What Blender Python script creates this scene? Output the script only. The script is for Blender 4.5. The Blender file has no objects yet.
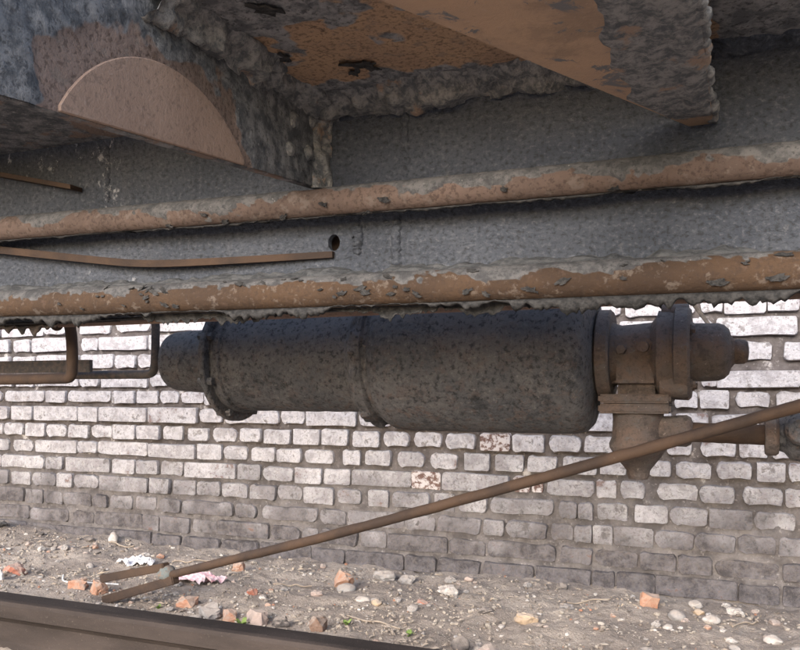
import bpy, bmesh, math, random
from mathutils import Vector, Matrix, noise

# ------------------------------------------------------------------ camera, sky, sun, exposure
scene = bpy.context.scene
col = scene.collection
R = math.radians
cam_data = bpy.data.cameras.new('camera')
cam = bpy.data.objects.new('camera', cam_data)
col.objects.link(cam)
cam.location = (0.0, 0.0, 0.595)
cam.rotation_euler = (R(90), 0, R(22.5))
cam_data.sensor_width = 36.0
cam_data.lens = 36.0
cam_data.shift_y = 63.0 / 800.0
cam_data.clip_start = 0.02
cam_data.clip_end = 2000
scene.camera = cam

SUN_EL, SUN_AZ = 24.0, 184.0          # azimuth from +Y, clockwise seen from above
world = bpy.data.worlds.new('World')
scene.world = world
world.use_nodes = True
wn = world.node_tree
wn.nodes.clear()
sky = wn.nodes.new('ShaderNodeTexSky')
sky.sky_type = 'NISHITA'
sky.sun_disc = False
sky.sun_elevation = R(SUN_EL)
sky.sun_rotation = R(SUN_AZ)
sky.air_density = 1.0
sky.dust_density = 2.0
sky.ozone_density = 1.0
bgn = wn.nodes.new('ShaderNodeBackground')
bgn.inputs['Strength'].default_value = 0.15
wo = wn.nodes.new('ShaderNodeOutputWorld')
wn.links.new(sky.outputs[0], bgn.inputs[0])
wn.links.new(bgn.outputs[0], wo.inputs[0])

sun_data = bpy.data.lights.new('sun', 'SUN')
sun_data.energy = 1.5
sun_data.angle = R(36)
sun_data.color = (1.0, 0.98, 0.965)
sun = bpy.data.objects.new('sun', sun_data)
col.objects.link(sun)
sd = Vector((math.sin(R(SUN_AZ)) * math.cos(R(SUN_EL)), math.cos(R(SUN_AZ)) * math.cos(R(SUN_EL)), math.sin(R(SUN_EL))))
sun.rotation_euler = sd.to_track_quat('Z', 'Y').to_euler()
sun.location = (0, -3, 6)

scene.view_settings.view_transform = 'Standard'
scene.view_settings.look = 'None'
scene.view_settings.exposure = 1.66
scene.view_settings.gamma = 1.0
scene.render.resolution_x = 1024
scene.render.resolution_y = 832

rnd = random.Random(11)


def nz(x, y, z, s=1.0):
    return noise.noise(Vector((x * s, y * s, z * s)))


def fbm(x, y, z, s, o=4):
    return noise.fractal(Vector((x * s, y * s, z * s)), 1.0, 2.0, o)


# ------------------------------------------------------------------ materials
class NT:
    def __init__(self, name):
        self.m = bpy.data.materials.new(name)
        self.m.use_nodes = True
        self.t = self.m.node_tree
        self.b = self.t.nodes['Principled BSDF']
        self.pos = self.t.nodes.new('ShaderNodeNewGeometry').outputs['Position']

    def n(self, kind, **kw):
        nd = self.t.nodes.new(kind)
        for k, v in kw.items():
            setattr(nd, k, v)
        return nd

    def put(self, sock, v):
        if isinstance(v, bpy.types.NodeSocket):
            self.t.links.new(v, sock)
        else:
            sock.default_value = v

    def noise(self, scale, detail=5, rough=0.6, dist=0.0, stretch=None, off=None):
        v = self.pos
        if stretch or off is not None:
            mp = self.n('ShaderNodeMapping')
            self.put(mp.inputs['Vector'], v)
            if stretch:
                mp.inputs['Scale'].default_value = stretch
            if off is not None:
                self.put(mp.inputs['Location'], off)
            v = mp.outputs[0]
        nd = self.n('ShaderNodeTexNoise')
        self.put(nd.inputs['Vector'], v)
        nd.inputs['Scale'].default_value = scale
        nd.inputs['Detail'].default_value = detail
        nd.inputs['Roughness'].default_value = rough
        nd.inputs['Distortion'].default_value = dist
        return nd.outputs['Fac']

    def ramp(self, v, lo, hi, a=0.0, b=1.0):
        nd = self.n('ShaderNodeMapRange')
        nd.interpolation_type = 'SMOOTHSTEP'
        self.put(nd.inputs[0], v)
        for i, q in enumerate((lo, hi, a, b)):
            nd.inputs[i + 1].default_value = q
        return nd.outputs[0]

    def math(self, op, a, b=0.0):
        nd = self.n('ShaderNodeMath', operation=op)
        self.put(nd.inputs[0], a)
        self.put(nd.inputs[1], b)
        return nd.outputs[0]

    def mix(self, f, a, b):
        nd = self.n('ShaderNodeMix', data_type='RGBA')
        self.put(nd.inputs[0], f)
        for s, q in ((nd.inputs[6], a), (nd.inputs[7], b)):
            if isinstance(q, tuple) and len(q) == 3:
                q = q + (1.0,)
            self.put(s, q)
        return nd.outputs[2]

    def z(self):
        nd = self.n('ShaderNodeSeparateXYZ')
        self.put(nd.inputs[0], self.pos)
        return nd.outputs[2]

    def normal_z(self):
        g = self.n('ShaderNodeNewGeometry')
        nd = self.n('ShaderNodeSeparateXYZ')
        self.put(nd.inputs[0], g.outputs['Normal'])
        return nd.outputs[2]

    def attr(self, name):
        return self.n('ShaderNodeAttribute', attribute_name=name).outputs['Fac']

    def rand(self):
        return self.n('ShaderNodeObjectInfo').outputs['Random']

    def done(self, color, rough=0.85, bumps=(), spec=0.3, metal=0.0):
        if isinstance(color, tuple) and len(color) == 3:
            color = color + (1.0,)
        self.put(self.b.inputs['Base Color'], color)
        self.put(self.b.inputs['Roughness'], rough)
        self.b.inputs['Specular IOR Level'].default_value = spec
        self.b.inputs['Metallic'].default_value = metal
        last = None
        for h, dist, stren in bumps:
            bp = self.n('ShaderNodeBump')
            self.put(bp.inputs['Height'], h)
            bp.inputs['Distance'].default_value = dist
            bp.inputs['Strength'].default_value = stren
            if last is not None:
                self.put(bp.inputs['Normal'], last)
            last = bp.outputs[0]
        if last is not None:
            self.put(self.b.inputs['Normal'], last)
        return self.m


M = {}


def build_materials():
    # whitewashed brick: limewash above, worn and splash-dirty near the ground, chips that show the clay
    t = NT('whitewashed_brick')
    rv = t.rand()
    n1 = t.noise(7, 4, 0.6)
    n2 = t.noise(110, 7, 0.78)
    n3 = t.noise(26, 6, 0.7)
    grime = t.math('ADD', t.z(), t.math('MULTIPLY', t.math('SUBTRACT', n1, 0.5), 0.45))
    grime = t.math('ADD', grime, t.math('MULTIPLY', t.math('SUBTRACT', rv, 0.5), 0.10))
    g = t.ramp(grime, 0.42, 0.09)
    white = t.mix(t.ramp(n3, 0.42, 0.62), (0.66, 0.632, 0.652), (0.43, 0.40, 0.415))
    dirty = t.mix(t.ramp(n3, 0.3, 0.7), (0.055, 0.050, 0.054), (0.20, 0.182, 0.19))
    c = t.mix(g, white, dirty)
    speck = t.ramp(t.math('ADD', n2, t.math('MULTIPLY', g, 0.05)), 0.53, 0.64)
    c = t.mix(t.math('MULTIPLY', speck, 0.62), c, (0.17, 0.145, 0.135))
    chip = t.ramp(t.math('ADD', n3, t.math('MULTIPLY', t.math('SUBTRACT', t.rand(), 0.5), 0.16)), 0.66, 0.72)
    c = t.mix(t.math('MULTIPLY', chip, 0.7), c, (0.20, 0.115, 0.09))
    edge = t.math('ADD', t.attr('face'), t.math('MULTIPLY', t.math('SUBTRACT', n3, 0.5), 2.6))
    edge = t.math('ADD', edge, t.math('MULTIPLY', t.math('SUBTRACT', n2, 0.5), 1.2))
    c = t.mix(t.math('MULTIPLY', t.ramp(edge, 0.85, 0.55), 0.8), c, t.mix(g, (0.20, 0.175, 0.165), (0.085, 0.076, 0.078)))
    M['brick'] = t.done(c, 0.92, [(n3, 0.014, 0.8), (n2, 0.008, 0.9)], 0.2)
    # a brick that lost its limewash
    t = NT('bare_brick')
    n2 = t.noise(60, 6, 0.7)
    n3 = t.noise(30, 4)
    c = t.mix(t.ramp(n3, 0.4, 0.65), (0.13, 0.080, 0.068), (0.19, 0.135, 0.118))
    c = t.mix(t.ramp(n2, 0.44, 0.54), c, (0.48, 0.44, 0.44))
    M['bare_brick'] = t.done(c, 0.93, [(n2, 0.004, 0.8)], 0.2)
    # mortar
    t = NT('mortar')
    n2 = t.noise(90, 6, 0.7)
    n3 = t.noise(18, 5, 0.65)
    zz = t.ramp(t.math('ADD', t.z(), t.math('MULTIPLY', t.math('SUBTRACT', n3, 0.5), 0.25)), 0.45, 0.25)
    c = t.mix(t.ramp(n3, 0.35, 0.65), (0.070, 0.059, 0.056), (0.135, 0.118, 0.114))
    c = t.mix(t.ramp(n3, 0.62, 0.72), c, (0.5, 0.47, 0.46))
    c = t.mix(zz, c, t.mix(t.ramp(n3, 0.35, 0.65), (0.085, 0.076, 0.076), (0.165, 0.150, 0.150)))
    c = t.mix(t.math('MULTIPLY', t.ramp(n2, 0.56, 0.7), 0.45), c, (0.42, 0.39, 0.385))
    M['mortar'] = t.done(c, 0.95, [(n3, 0.01, 0.7), (n2, 0.004, 0.9)], 0.15)
    # dry dirt
    t = NT('dry_dirt')
    n1 = t.noise(3.5, 5, 0.6)
    n2 = t.noise(40, 6, 0.7)
    n3 = t.noise(240, 4, 0.7)
    c = t.mix(t.ramp(n1, 0.38, 0.62), (0.40, 0.335, 0.282), (0.285, 0.236, 0.20))
    c = t.mix(t.ramp(n2, 0.52, 0.72), c, (0.16, 0.13, 0.11))
    c = t.mix(t.math('MULTIPLY', t.ramp(n3, 0.56, 0.68), 0.7), c, (0.52, 0.47, 0.42))
    M['dirt'] = t.done(c, 0.95, [(n2, 0.015, 0.8), (n3, 0.004, 0.9)], 0.15)
    # dark lumpy underseal paint on the sill web
    t = NT('dusty_black_paint')
    n1 = t.noise(4, 5, 0.6, stretch=(1, 1, 2.2))
    n2 = t.noise(150, 5, 0.66, 0.0, stretch=(0.8, 1, 1))
    n3 = t.noise(40, 6, 0.7)
    drip = t.noise(30, 4, 0.6, stretch=(1, 1, 0.12))
    c = t.mix(t.ramp(n1, 0.35, 0.65), (0.058, 0.066, 0.086), (0.082, 0.091, 0.114))
    c = t.mix(t.math('MULTIPLY', t.ramp(drip, 0.5, 0.75), 0.2), c, (0.13, 0.13, 0.14))
    c = t.mix(t.ramp(n2, 0.50, 0.36, 0.0, 0.75), c, (0.030, 0.032, 0.038))  # pit dirt, darkened in colour to stand in for relief shading
    c = t.mix(t.ramp(n2, 0.53, 0.66, 0.0, 0.6), c, (0.15, 0.158, 0.182))  # lumps lightened likewise, relief shading put into the colour
    c = t.mix(t.math('MULTIPLY', t.ramp(n3, 0.62, 0.74), 0.4), c, (0.17, 0.17, 0.175))
    c = t.mix(t.ramp(n2, 0.69, 0.75), c, (0.28, 0.27, 0.27))
    sx = t.n('ShaderNodeSeparateXYZ')
    t.put(sx.inputs[0], t.pos)
    lime = t.math('MULTIPLY', t.ramp(t.noise(38, 7, 0.78, 0.0, stretch=(1.0, 1, 0.8)), 0.575, 0.64), t.math('MULTIPLY', t.ramp(sx.outputs[0], -0.86, -1.0), t.ramp(t.noise(6, 2, 0.5), 0.46, 0.58)))
    c = t.mix(t.math('MULTIPLY', lime, 0.85), c, (0.42, 0.42, 0.45))
    M['paint'] = t.done(c, 0.75, [(n3, 0.012, 0.7), (n2, 0.007, 1.0)], 0.35)
    # bare tan rust with grey scale left on it (mask = where old paint is still stuck)
    for nm, rust1, rust2, grey1, grey2 in (
            ('pipe_rust', (0.112, 0.079, 0.066), (0.082, 0.058, 0.049), (0.055, 0.055, 0.058), (0.110, 0.106, 0.107)),
            ('bearer_scale', (0.185, 0.135, 0.115), (0.135, 0.098, 0.083), (0.062, 0.065, 0.072), (0.165, 0.163, 0.168)),
            ('floor_scale', (0.36, 0.235, 0.15), (0.29, 0.19, 0.13), (0.10, 0.102, 0.110), (0.24, 0.235, 0.24)),
            ('pipe_brown', (0.060, 0.036, 0.022), (0.040, 0.025, 0.017), (0.046, 0.046, 0.050), (0.098, 0.096, 0.099))):
        t = NT(nm)
        n1 = t.noise(9, 5, 0.6)
        n2 = t.noise(150, 5, 0.65)
        n3 = t.noise(45, 6, 0.7)
        rust = t.mix(t.ramp(n1, 0.35, 0.65), rust1, rust2)
        rust = t.mix(t.math('MULTIPLY', t.ramp(n3, 0.58, 0.66), 0.6), rust, (0.075, 0.048, 0.036))
        grey = t.mix(t.ramp(n3, 0.38, 0.62), grey1, grey2)
        grey = t.mix(t.ramp(n2, 0.64, 0.72), grey, (0.22, 0.215, 0.215))
        rust = t.mix(t.ramp(n2, 0.50, 0.38, 0.0, 0.55), rust, (0.035, 0.023, 0.018))
        rust = t.mix(t.ramp(n3, 0.46, 0.36, 0.0, 0.5), rust, (0.15, 0.125, 0.11))
        grey = t.mix(t.ramp(n2, 0.48, 0.36, 0.0, 0.7), grey, (0.035, 0.035, 0.038))
        c = t.mix(t.ramp(t.attr('mask'), 0.35, 0.65), rust, grey)
        M[nm] = t.done(c, 0.85, [(n3, 0.004, 0.5), (n2, 0.002, 0.8)], 0.25)
    # tan rusty plate
    t = NT('tan_rust_plate')
    n1 = t.noise(6, 5, 0.6)
    n2 = t.noise(160, 5, 0.65)
    n3 = t.noise(22, 6, 0.72, 0.6)
    c = t.mix(t.ramp(n1, 0.35, 0.65), (0.40, 0.265, 0.175), (0.33, 0.225, 0.16))
    n4 = t.noise(11, 6, 0.7)
    c = t.mix(t.ramp(n4, 0.50, 0.64, 0, 0.55), c, (0.19, 0.135, 0.10))
    c = t.mix(t.ramp(n3, 0.57, 0.63), c, (0.14, 0.135, 0.14))
    c = t.mix(t.math('MULTIPLY', t.ramp(n2, 0.6, 0.7), 0.4), c, (0.40, 0.30, 0.24))
    M['tan_plate'] = t.done(c, 0.85, [(n3, 0.008, 0.5), (n2, 0.0015, 0.7)], 0.25)
    # plate with half its grey paint
    t = NT('crusty_plate')
    n1 = t.noise(8, 6, 0.65)
    n2 = t.noise(120, 5, 0.7)
    n3 = t.noise(30, 7, 0.72)
    c = t.mix(t.ramp(n3, 0.38, 0.62), (0.10, 0.105, 0.115), (0.30, 0.29, 0.292))
    c = t.mix(t.ramp(n1, 0.52, 0.58), c, (0.27, 0.195, 0.16))
    c = t.mix(t.ramp(n2, 0.60, 0.70), c, (0.44, 0.43, 0.43))
    M['crusty'] = t.done(c, 0.9, [(n3, 0.012, 0.9), (n2, 0.003, 0.9)], 0.25)
    t = NT('pink_rust_plate')
    n1 = t.noise(9, 5, 0.6)
    n2 = t.noise(170, 5, 0.7)
    c = t.mix(t.ramp(n1, 0.35, 0.65), (0.265, 0.185, 0.145), (0.225, 0.155, 0.122))
    c = t.mix(t.math('MULTIPLY', t.ramp(n2, 0.56, 0.7), 0.5), c, (0.29, 0.23, 0.20))
    c = t.mix(t.ramp(n2, 0.46, 0.36, 0, 0.5), c, (0.11, 0.08, 0.068))
    M['pink_plate'] = t.done(c, 0.9, [(n2, 0.0015, 0.8)], 0.2)
    # peeling flakes and dirt crust
    t = NT('peeled_scale')
    n2 = t.noise(90, 6, 0.7)
    c = t.mix(t.ramp(n2, 0.35, 0.65), (0.016, 0.016, 0.017), (0.052, 0.050, 0.051))
    M['scale'] = t.done(c, 0.9, [(n2, 0.004, 0.9)], 0.25)
    t = NT('crust')
    n2 = t.noise(70, 6, 0.72)
    n3 = t.noise(15, 5, 0.65)
    c = t.mix(t.ramp(n2, 0.38, 0.62), (0.115, 0.12, 0.13), (0.30, 0.29, 0.285))
    c = t.mix(t.ramp(n3, 0.58, 0.66), c, (0.33, 0.24, 0.19))
    M['crust'] = t.done(c, 0.95, [(n2, 0.01, 1.0)], 0.2)
    t = NT('grey_dust')
    n2 = t.noise(90, 6, 0.72, stretch=(0.4, 1, 1))
    n3 = t.noise(20, 5, 0.65)
    c = t.mix(t.ramp(n2, 0.38, 0.62), (0.045, 0.047, 0.052), (0.098, 0.10, 0.106))
    c = t.mix(t.ramp(n3, 0.64, 0.72), c, (0.19, 0.19, 0.195))
    M['dust'] = t.done(c, 0.95, [(n2, 0.006, 0.9)], 0.2)
    # cast iron of the brake gear
    t = NT('black_cast_iron')
    n1 = t.noise(7, 6, 0.65)
    n2 = t.noise(105, 6, 0.74)
    n3 = t.noise(40, 7, 0.78)
    n4 = t.noise(15, 7, 0.75)
    c = t.mix(t.ramp(n1, 0.38, 0.62), (0.075, 0.075, 0.083), (0.118, 0.110, 0.113))
    c = t.mix(t.math('MULTIPLY', t.ramp(n4, 0.54, 0.62), 0.8), c, (0.032, 0.033, 0.039))
    low = t.ramp(t.math('ADD', t.z(), t.math('MULTIPLY', t.math('SUBTRACT', n4, 0.5), 0.25)), 0.585, 0.535)
    rustm = t.math('MULTIPLY', t.ramp(n3, 0.50, 0.60), t.math('ADD', 0.42, t.math('MULTIPLY', low, 0.5)))
    c = t.mix(rustm, c, (0.118, 0.084, 0.074))
    dst = t.math('MULTIPLY', t.ramp(t.normal_z(), -0.1, 0.9), t.ramp(n3, 0.38, 0.60, 0.25, 0.85))
    c = t.mix(dst, c, (0.195, 0.188, 0.192))
    c = t.mix(t.ramp(n2, 0.49, 0.38, 0.0, 0.85), c, (0.016, 0.016, 0.018))
    c = t.mix(t.ramp(n2, 0.56, 0.66, 0.0, 0.75), c, (0.17, 0.16, 0.16))
    M['iron'] = t.done(c, t.ramp(n3, 0.3, 0.7, 0.5, 0.85), [(n4, 0.012, 0.6), (n3, 0.016, 0.9), (n2, 0.008, 1.0)], 0.4)
    t = NT('brown_cast_iron')
    n1 = t.noise(14, 5, 0.6)
    n2 = t.noise(150, 5, 0.7)
    n3 = t.noise(45, 5, 0.7)
    c = t.mix(t.ramp(n1, 0.38, 0.62), (0.088, 0.060, 0.048), (0.070, 0.056, 0.052))
    c = t.mix(t.math('MULTIPLY', t.ramp(n3, 0.54, 0.68), 0.6), c, (0.075, 0.078, 0.080))
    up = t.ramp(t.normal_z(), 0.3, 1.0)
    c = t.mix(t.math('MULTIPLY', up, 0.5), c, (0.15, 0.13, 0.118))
    c = t.mix(t.ramp(n3, 0.46, 0.36, 0.0, 0.6), c, (0.030, 0.024, 0.022))
    c = t.mix(t.ramp(n2, 0.47, 0.37, 0.0, 0.5), c, (0.030, 0.024, 0.022))
    c = t.mix(t.ramp(n2, 0.62, 0.70), c, (0.19, 0.165, 0.15))
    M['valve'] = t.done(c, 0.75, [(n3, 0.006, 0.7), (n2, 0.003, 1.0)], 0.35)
    t = NT('brown_rusty_rod')
    n1 = t.noise(12, 5, 0.6)
    n2 = t.noise(180, 5, 0.7)
    c = t.mix(t.ramp(n1, 0.35, 0.65), (0.054, 0.032, 0.021), (0.030, 0.019, 0.0145))
    c = t.mix(t.ramp(n2, 0.64, 0.74), c, (0.095, 0.075, 0.062))
    M['rod'] = t.done(c, 0.8, [(n2, 0.0015, 0.9)], 0.3)
    t = NT('dark_bar')
    n2 = t.noise(80, 5, 0.7)
    c = t.mix(t.ramp(n2, 0.4, 0.65), (0.05, 0.046, 0.046), (0.09, 0.07, 0.062))
    M['dark_bar'] = t.done(c, 0.8, [(n2, 0.003, 0.8)], 0.3)
    t = NT('teal_grey_weld')
    n2 = t.noise(60, 5, 0.7)
    c = t.mix(t.ramp(n2, 0.4, 0.62), (0.10, 0.115, 0.115), (0.14, 0.10, 0.08))
    M['weld'] = t.done(c, 0.8, [(n2, 0.004, 0.9)], 0.3)
    # rail
    t = NT('rusty_rail_steel')
    n1 = t.noise(9, 5, 0.6, stretch=(0.25, 1, 1))
    n2 = t.noise(170, 5, 0.7)
    c = t.mix(t.ramp(n1, 0.35, 0.65), (0.030, 0.024, 0.022), (0.052, 0.041, 0.037))
    top = t.ramp(t.z(), 0.1165, 0.1195)
    c = t.mix(top, c, t.mix(t.ramp(n1, 0.4, 0.6), (0.020, 0.016, 0.015), (0.034, 0.027, 0.025)))
    c = t.mix(t.ramp(n2, 0.60, 0.72, 0, 0.7), c, (0.11, 0.09, 0.078))
    M['rail'] = t.done(c, 0.85, [(n2, 0.002, 0.7)], 0.12)
    # stones and scraps
    for nm, a, b in (('orange_brick', (0.33, 0.165, 0.105), (0.38, 0.24, 0.175)), ('red_brick', (0.30, 0.105, 0.07), (0.38, 0.17, 0.12)),
                     ('pale_stone', (0.50, 0.465, 0.44), (0.37, 0.335, 0.31)), ('grey_stone', (0.24, 0.225, 0.22), (0.33, 0.305, 0.29)),
                     ('dark_stone', (0.085, 0.075, 0.07), (0.15, 0.13, 0.12)), ('tan_stone', (0.42, 0.31, 0.21), (0.34, 0.255, 0.18)),
                     ('pink_stone', (0.40, 0.31, 0.27), (0.33, 0.26, 0.23)), ('brown_block', (0.17, 0.105, 0.075), (0.24, 0.16, 0.12)),
                     ('paper', (0.75, 0.72, 0.72), (0.62, 0.59, 0.58)), ('pink_cloth', (0.72, 0.60, 0.61), (0.60, 0.33, 0.36)),
                     ('dry_stalk', (0.34, 0.275, 0.21), (0.21, 0.165, 0.125)), ('white_wire', (0.7, 0.68, 0.66), (0.5, 0.48, 0.46)),
                     ('green_leaf', (0.13, 0.20, 0.05), (0.20, 0.26, 0.08)), ('grey_slate', (0.16, 0.155, 0.15), (0.22, 0.21, 0.20))):
        t = NT(nm)
        n1 = t.noise(45, 5, 0.65)
        n2 = t.noise(260, 4, 0.7)
        c = t.mix(t.ramp(n1, 0.38, 0.62), a, b)
        if nm not in ('paper', 'pink_cloth', 'green_leaf', 'white_wire'):
            c = t.mix(t.math('MULTIPLY', t.ramp(t.math('ADD', t.normal_z(), t.math('MULTIPLY', n1, 0.8)), 0.45, 1.25), 0.7), c, (0.31, 0.26, 0.222))
        M[nm] = t.done(c, 0.92, [(n1, 0.006, 0.5), (n2, 0.002, 0.7)], 0.2)
    t = NT('mixed_gravel')
    rv = t.attr('tone')
    n2 = t.noise(200, 4, 0.7)
    c = t.mix(t.ramp(rv, 0.1, 0.5), (0.19, 0.155, 0.13), (0.33, 0.285, 0.24))
    c = t.mix(t.ramp(rv, 0.84, 0.9), c, (0.44, 0.40, 0.37))
    c = t.mix(t.ramp(rv, 0.975, 0.98), c, (0.34, 0.18, 0.12))
    M['gravel'] = t.done(c, 0.95, [(n2, 0.003, 0.8)], 0.15)


build_materials()


# ------------------------------------------------------------------ helpers
def link(name, me, mat=None, parent=None, smooth=False):
    o = bpy.data.objects.new(name, me)
    col.objects.link(o)
    if mat and not me.materials:
        me.materials.append(M[mat])
    if parent is not None:
        o.parent = parent
    if smooth:
        me.polygons.foreach_set('use_smooth', [True] * len(me.polygons))
    return o


def mesh(name, verts, faces):
    me = bpy.data.meshes.new(name)
    me.from_pydata([tuple(v) for v in verts], [], faces)
    me.update()
    return me


def tag(o, label=None, cat=None, group=None, kind=None):
    for k, v in (('label', label), ('category', cat), ('group', group), ('kind', kind)):
        if v:
            o[k] = v
    return o


def empty(name, loc=(0, 0, 0)):
    o = bpy.data.objects.new(name, None)
    o.empty_display_size = 0.1
    o.location = loc
    col.objects.link(o)
    return o


def box_mesh(name, x0, x1, y0, y1, z0, z1, bev=0.002):
    bm = bmesh.new()
    bmesh.ops.create_cube(bm, size=1.0)
    for v in bm.verts:
        v.co = Vector(((x0 + x1) / 2 + v.co.x * (x1 - x0), (y0 + y1) / 2 + v.co.y * (y1 - y0), (z0 + z1) / 2 + v.co.z * (z1 - z0)))
    if bev:
        bmesh.ops.bevel(bm, geom=bm.edges[:], offset=bev, segments=2, affect='EDGES')
    me = bpy.data.meshes.new(name)
    bm.to_mesh(me)
    bm.free()
    return me


def box(name, mat, parent, *a, **k):
    return link(name, box_mesh(name, *a, **k), mat, parent)


def frames(pts):
    """points -> (point, side, up) without twist"""
    P = [Vector(p) for p in pts]
    out = []
    prev = None
    for i, p in enumerate(P):
        d = (P[min(i + 1, len(P) - 1)] - P[max(i - 1, 0)]).normalized()
        if prev is None:
            ref = Vector((0, 0, 1)) if abs(d.z) < 0.9 else Vector((1, 0, 0))
            side = d.cross(ref).normalized()
        else:
            side = (prev - d * prev.dot(d)).normalized()
        prev = side
        out.append((p, side, side.cross(d)))
    return out


def smooth_path(pts, step=0.01, rounds=3):
    P = [Vector(p) for p in pts]
    for _ in range(rounds):
        Q = [P[0]]
        for a, b in zip(P, P[1:]):
            Q += [a.lerp(b, 0.25), a.lerp(b, 0.75)]
        Q.append(P[-1])
        P = Q
    return P


def tube_mesh(name, pts, r, seg=14, amp=0.0, nscale=60, cap=True, flat=1.0):
    fr = frames(pts)
    V, F = [], []
    for k, (p, s, u) in enumerate(fr):
        rr = r[k] if isinstance(r, (list, tuple)) else r
        for j in range(seg):
            a = 2 * math.pi * j / seg
            q = p + s * math.cos(a) * rr + u * math.sin(a) * rr * flat
            if amp:
                d = (q - p).normalized()
                q = q + d * amp * fbm(q.x, q.y, q.z, nscale, 3)
            V.append(q)
    n = len(fr)
    for k in range(n - 1):
        for j in range(seg):
            a, b = k * seg + j, k * seg + (j + 1) % seg
            F.append((a, b, b + seg, a + seg))
    if cap:
        F.append(tuple(range(seg - 1, -1, -1)))
        F.append(tuple((n - 1) * seg + j for j in range(seg)))
    me = mesh(name, V, F)
    bm = bmesh.new()
    bm.from_mesh(me)
    bmesh.ops.recalc_face_normals(bm, faces=bm.faces[:])
    bm.to_mesh(me)
    bm.free()
    return me


def tube(name, mat, parent, pts, r, **k):
    return link(name, tube_mesh(name, pts, r, **k), mat, parent, smooth=True)


def lathe_mesh(name, prof, axis='X', c=(0, 0, 0), seg=48, amp=0.0, nscale=25, sub=None):
    """prof: list of (along, radius); sharp corners get doubled by the caller's short steps"""
    P = []
    for (a0, r0), (a1, r1) in zip(prof, prof[1:]):
        L = math.hypot(a1 - a0, r1 - r0)
        k = max(1, int(L / sub)) if sub else 1
        for i in range(k):
            P.append((a0 + (a1 - a0) * i / k, r0 + (r1 - r0) * i / k))
    P.append(prof[-1])
    V, F = [], []
    c = Vector(c)
    for a, r in P:
        for j in range(seg):
            th = 2 * math.pi * j / seg
            rr = r
            ca, sa = math.cos(th), math.sin(th)
            if axis == 'X':
                q = Vector((a, ca * rr, sa * rr))
                d = Vector((0, ca, sa))
            elif axis == 'Z':
                q = Vector((ca * rr, sa * rr, a))
                d = Vector((ca, sa, 0))
            else:
                q = Vector((ca * rr, a, sa * rr))
                d = Vector((ca, 0, sa))
            q = q + c
            if amp and r > 1e-4:
                q = q + d * amp * fbm(q.x, q.y, q.z, nscale, 4)
            V.append(q)
    n = len(P)
    for k in range(n - 1):
        for j in range(seg):
            a, b = k * seg + j, k * seg + (j + 1) % seg
            F.append((a, b, b + seg, a + seg))
    F.append(tuple(range(seg - 1, -1, -1)))
    F.append(tuple((n - 1) * seg + j for j in range(seg)))
    me = mesh(name, V, F)
    bm = bmesh.new()
    bm.from_mesh(me)
    bmesh.ops.recalc_face_normals(bm, faces=bm.faces[:])
    for e in bm.edges:
        if len(e.link_faces) == 2 and e.calc_face_angle() > R(38):
            e.smooth = False
    for f in bm.faces:
        f.smooth = True
    bm.to_mesh(me)
    bm.free()
    return me


def lathe(name, mat, parent, prof, **k):
    return link(name, lathe_mesh(name, prof, **k), mat, parent)


def prism_mesh(name, poly, axis, lo, hi, bev=0.0015):
    """poly in the two other axes, extruded along axis from lo to hi"""
    V = []
    for h in (lo, hi):
        for a, b in poly:
            V.append({'X': (h, a, b), 'Y': (a, h, b), 'Z': (a, b, h)}[axis])
    n = len(poly)
    F = [tuple(range(n)), tuple(range(2 * n - 1, n - 1, -1))]
    for i in range(n):
        j = (i + 1) % n
        F.append((i, i + n, j + n, j))
    me = mesh(name, V, F)
    bm = bmesh.new()
    bm.from_mesh(me)
    bmesh.ops.recalc_face_normals(bm, faces=bm.faces[:])
    if bev:
        bmesh.ops.bevel(bm, geom=bm.edges[:], offset=bev, segments=1, affect='EDGES')
    bm.to_mesh(me)
    bm.free()
    return me


def steps(a, b, fine, step):
    """coordinates: fine inside (fine0, fine1), growing outside up to a and b"""
    f0, f1 = fine
    c = []
    n = int(round((f1 - f0) / step))
    c = [f0 + (f1 - f0) * i / n for i in range(n + 1)]
    s, x = step, f0
    lo = []
    while x > a:
        s *= 1.35
        x = max(a, x - s)
        lo.append(x)
    s, x = step, f1
    hi = []
    while x < b:
        s *= 1.35
        x = min(b, x + s)
        hi.append(x)
    return lo[::-1] + c + hi


# ------------------------------------------------------------------ ground
def gz(x, y):
    h = 0.028 - 0.010 * max(-1.5, min(1.0, x + 1.2))
    near = max(0.0, min(1.0, (y - 1.75) / 0.55))
    h += near * (0.010 + 0.016 * max(0.0, min(1.2, (-1.7 - x))))
    if y < 1.62:
        h -= 0.04 * min(1.0, (1.62 - y) / 0.22)
    far = max(0.0, min(1.0, (abs(x + 1.0) - 3) / 3)) + max(0.0, min(1.0, (abs(y - 1.5) - 2) / 3))
    k = max(0.15, 1 - far)
    h += k * (0.018 * fbm(x, y, 0.3, 2.6, 3) + 0.010 * fbm(x, y, 1.7, 9, 3) + 0.0065 * fbm(x, y, 4.1, 30, 4))
    return h


def build_ground():
    xs = steps(-900, 900, (-3.1, 0.7), 0.0125)
    ys = steps(-900, 900, (1.36, 2.37), 0.0115)
    V = [(x, y, gz(x, y)) for y in ys for x in xs]
    nx = len(xs)
    F = [(j * nx + i, j * nx + i + 1, (j + 1) * nx + i + 1, (j + 1) * nx + i) for j in range(len(ys) - 1) for i in range(nx - 1)]
    o = link('ground', mesh('ground', V, F), 'dirt', smooth=True)
    tag(o, 'dry grey-brown dirt strewn with rubble between rail and wall', kind='structure')


build_ground()

# ------------------------------------------------------------------ brick wall
COURSE_Z = [0.053, 0.115, 0.180, 0.246, 0.310, 0.373, 0.434, 0.498, 0.563, 0.620, 0.692, 0.758, 0.820]
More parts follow.
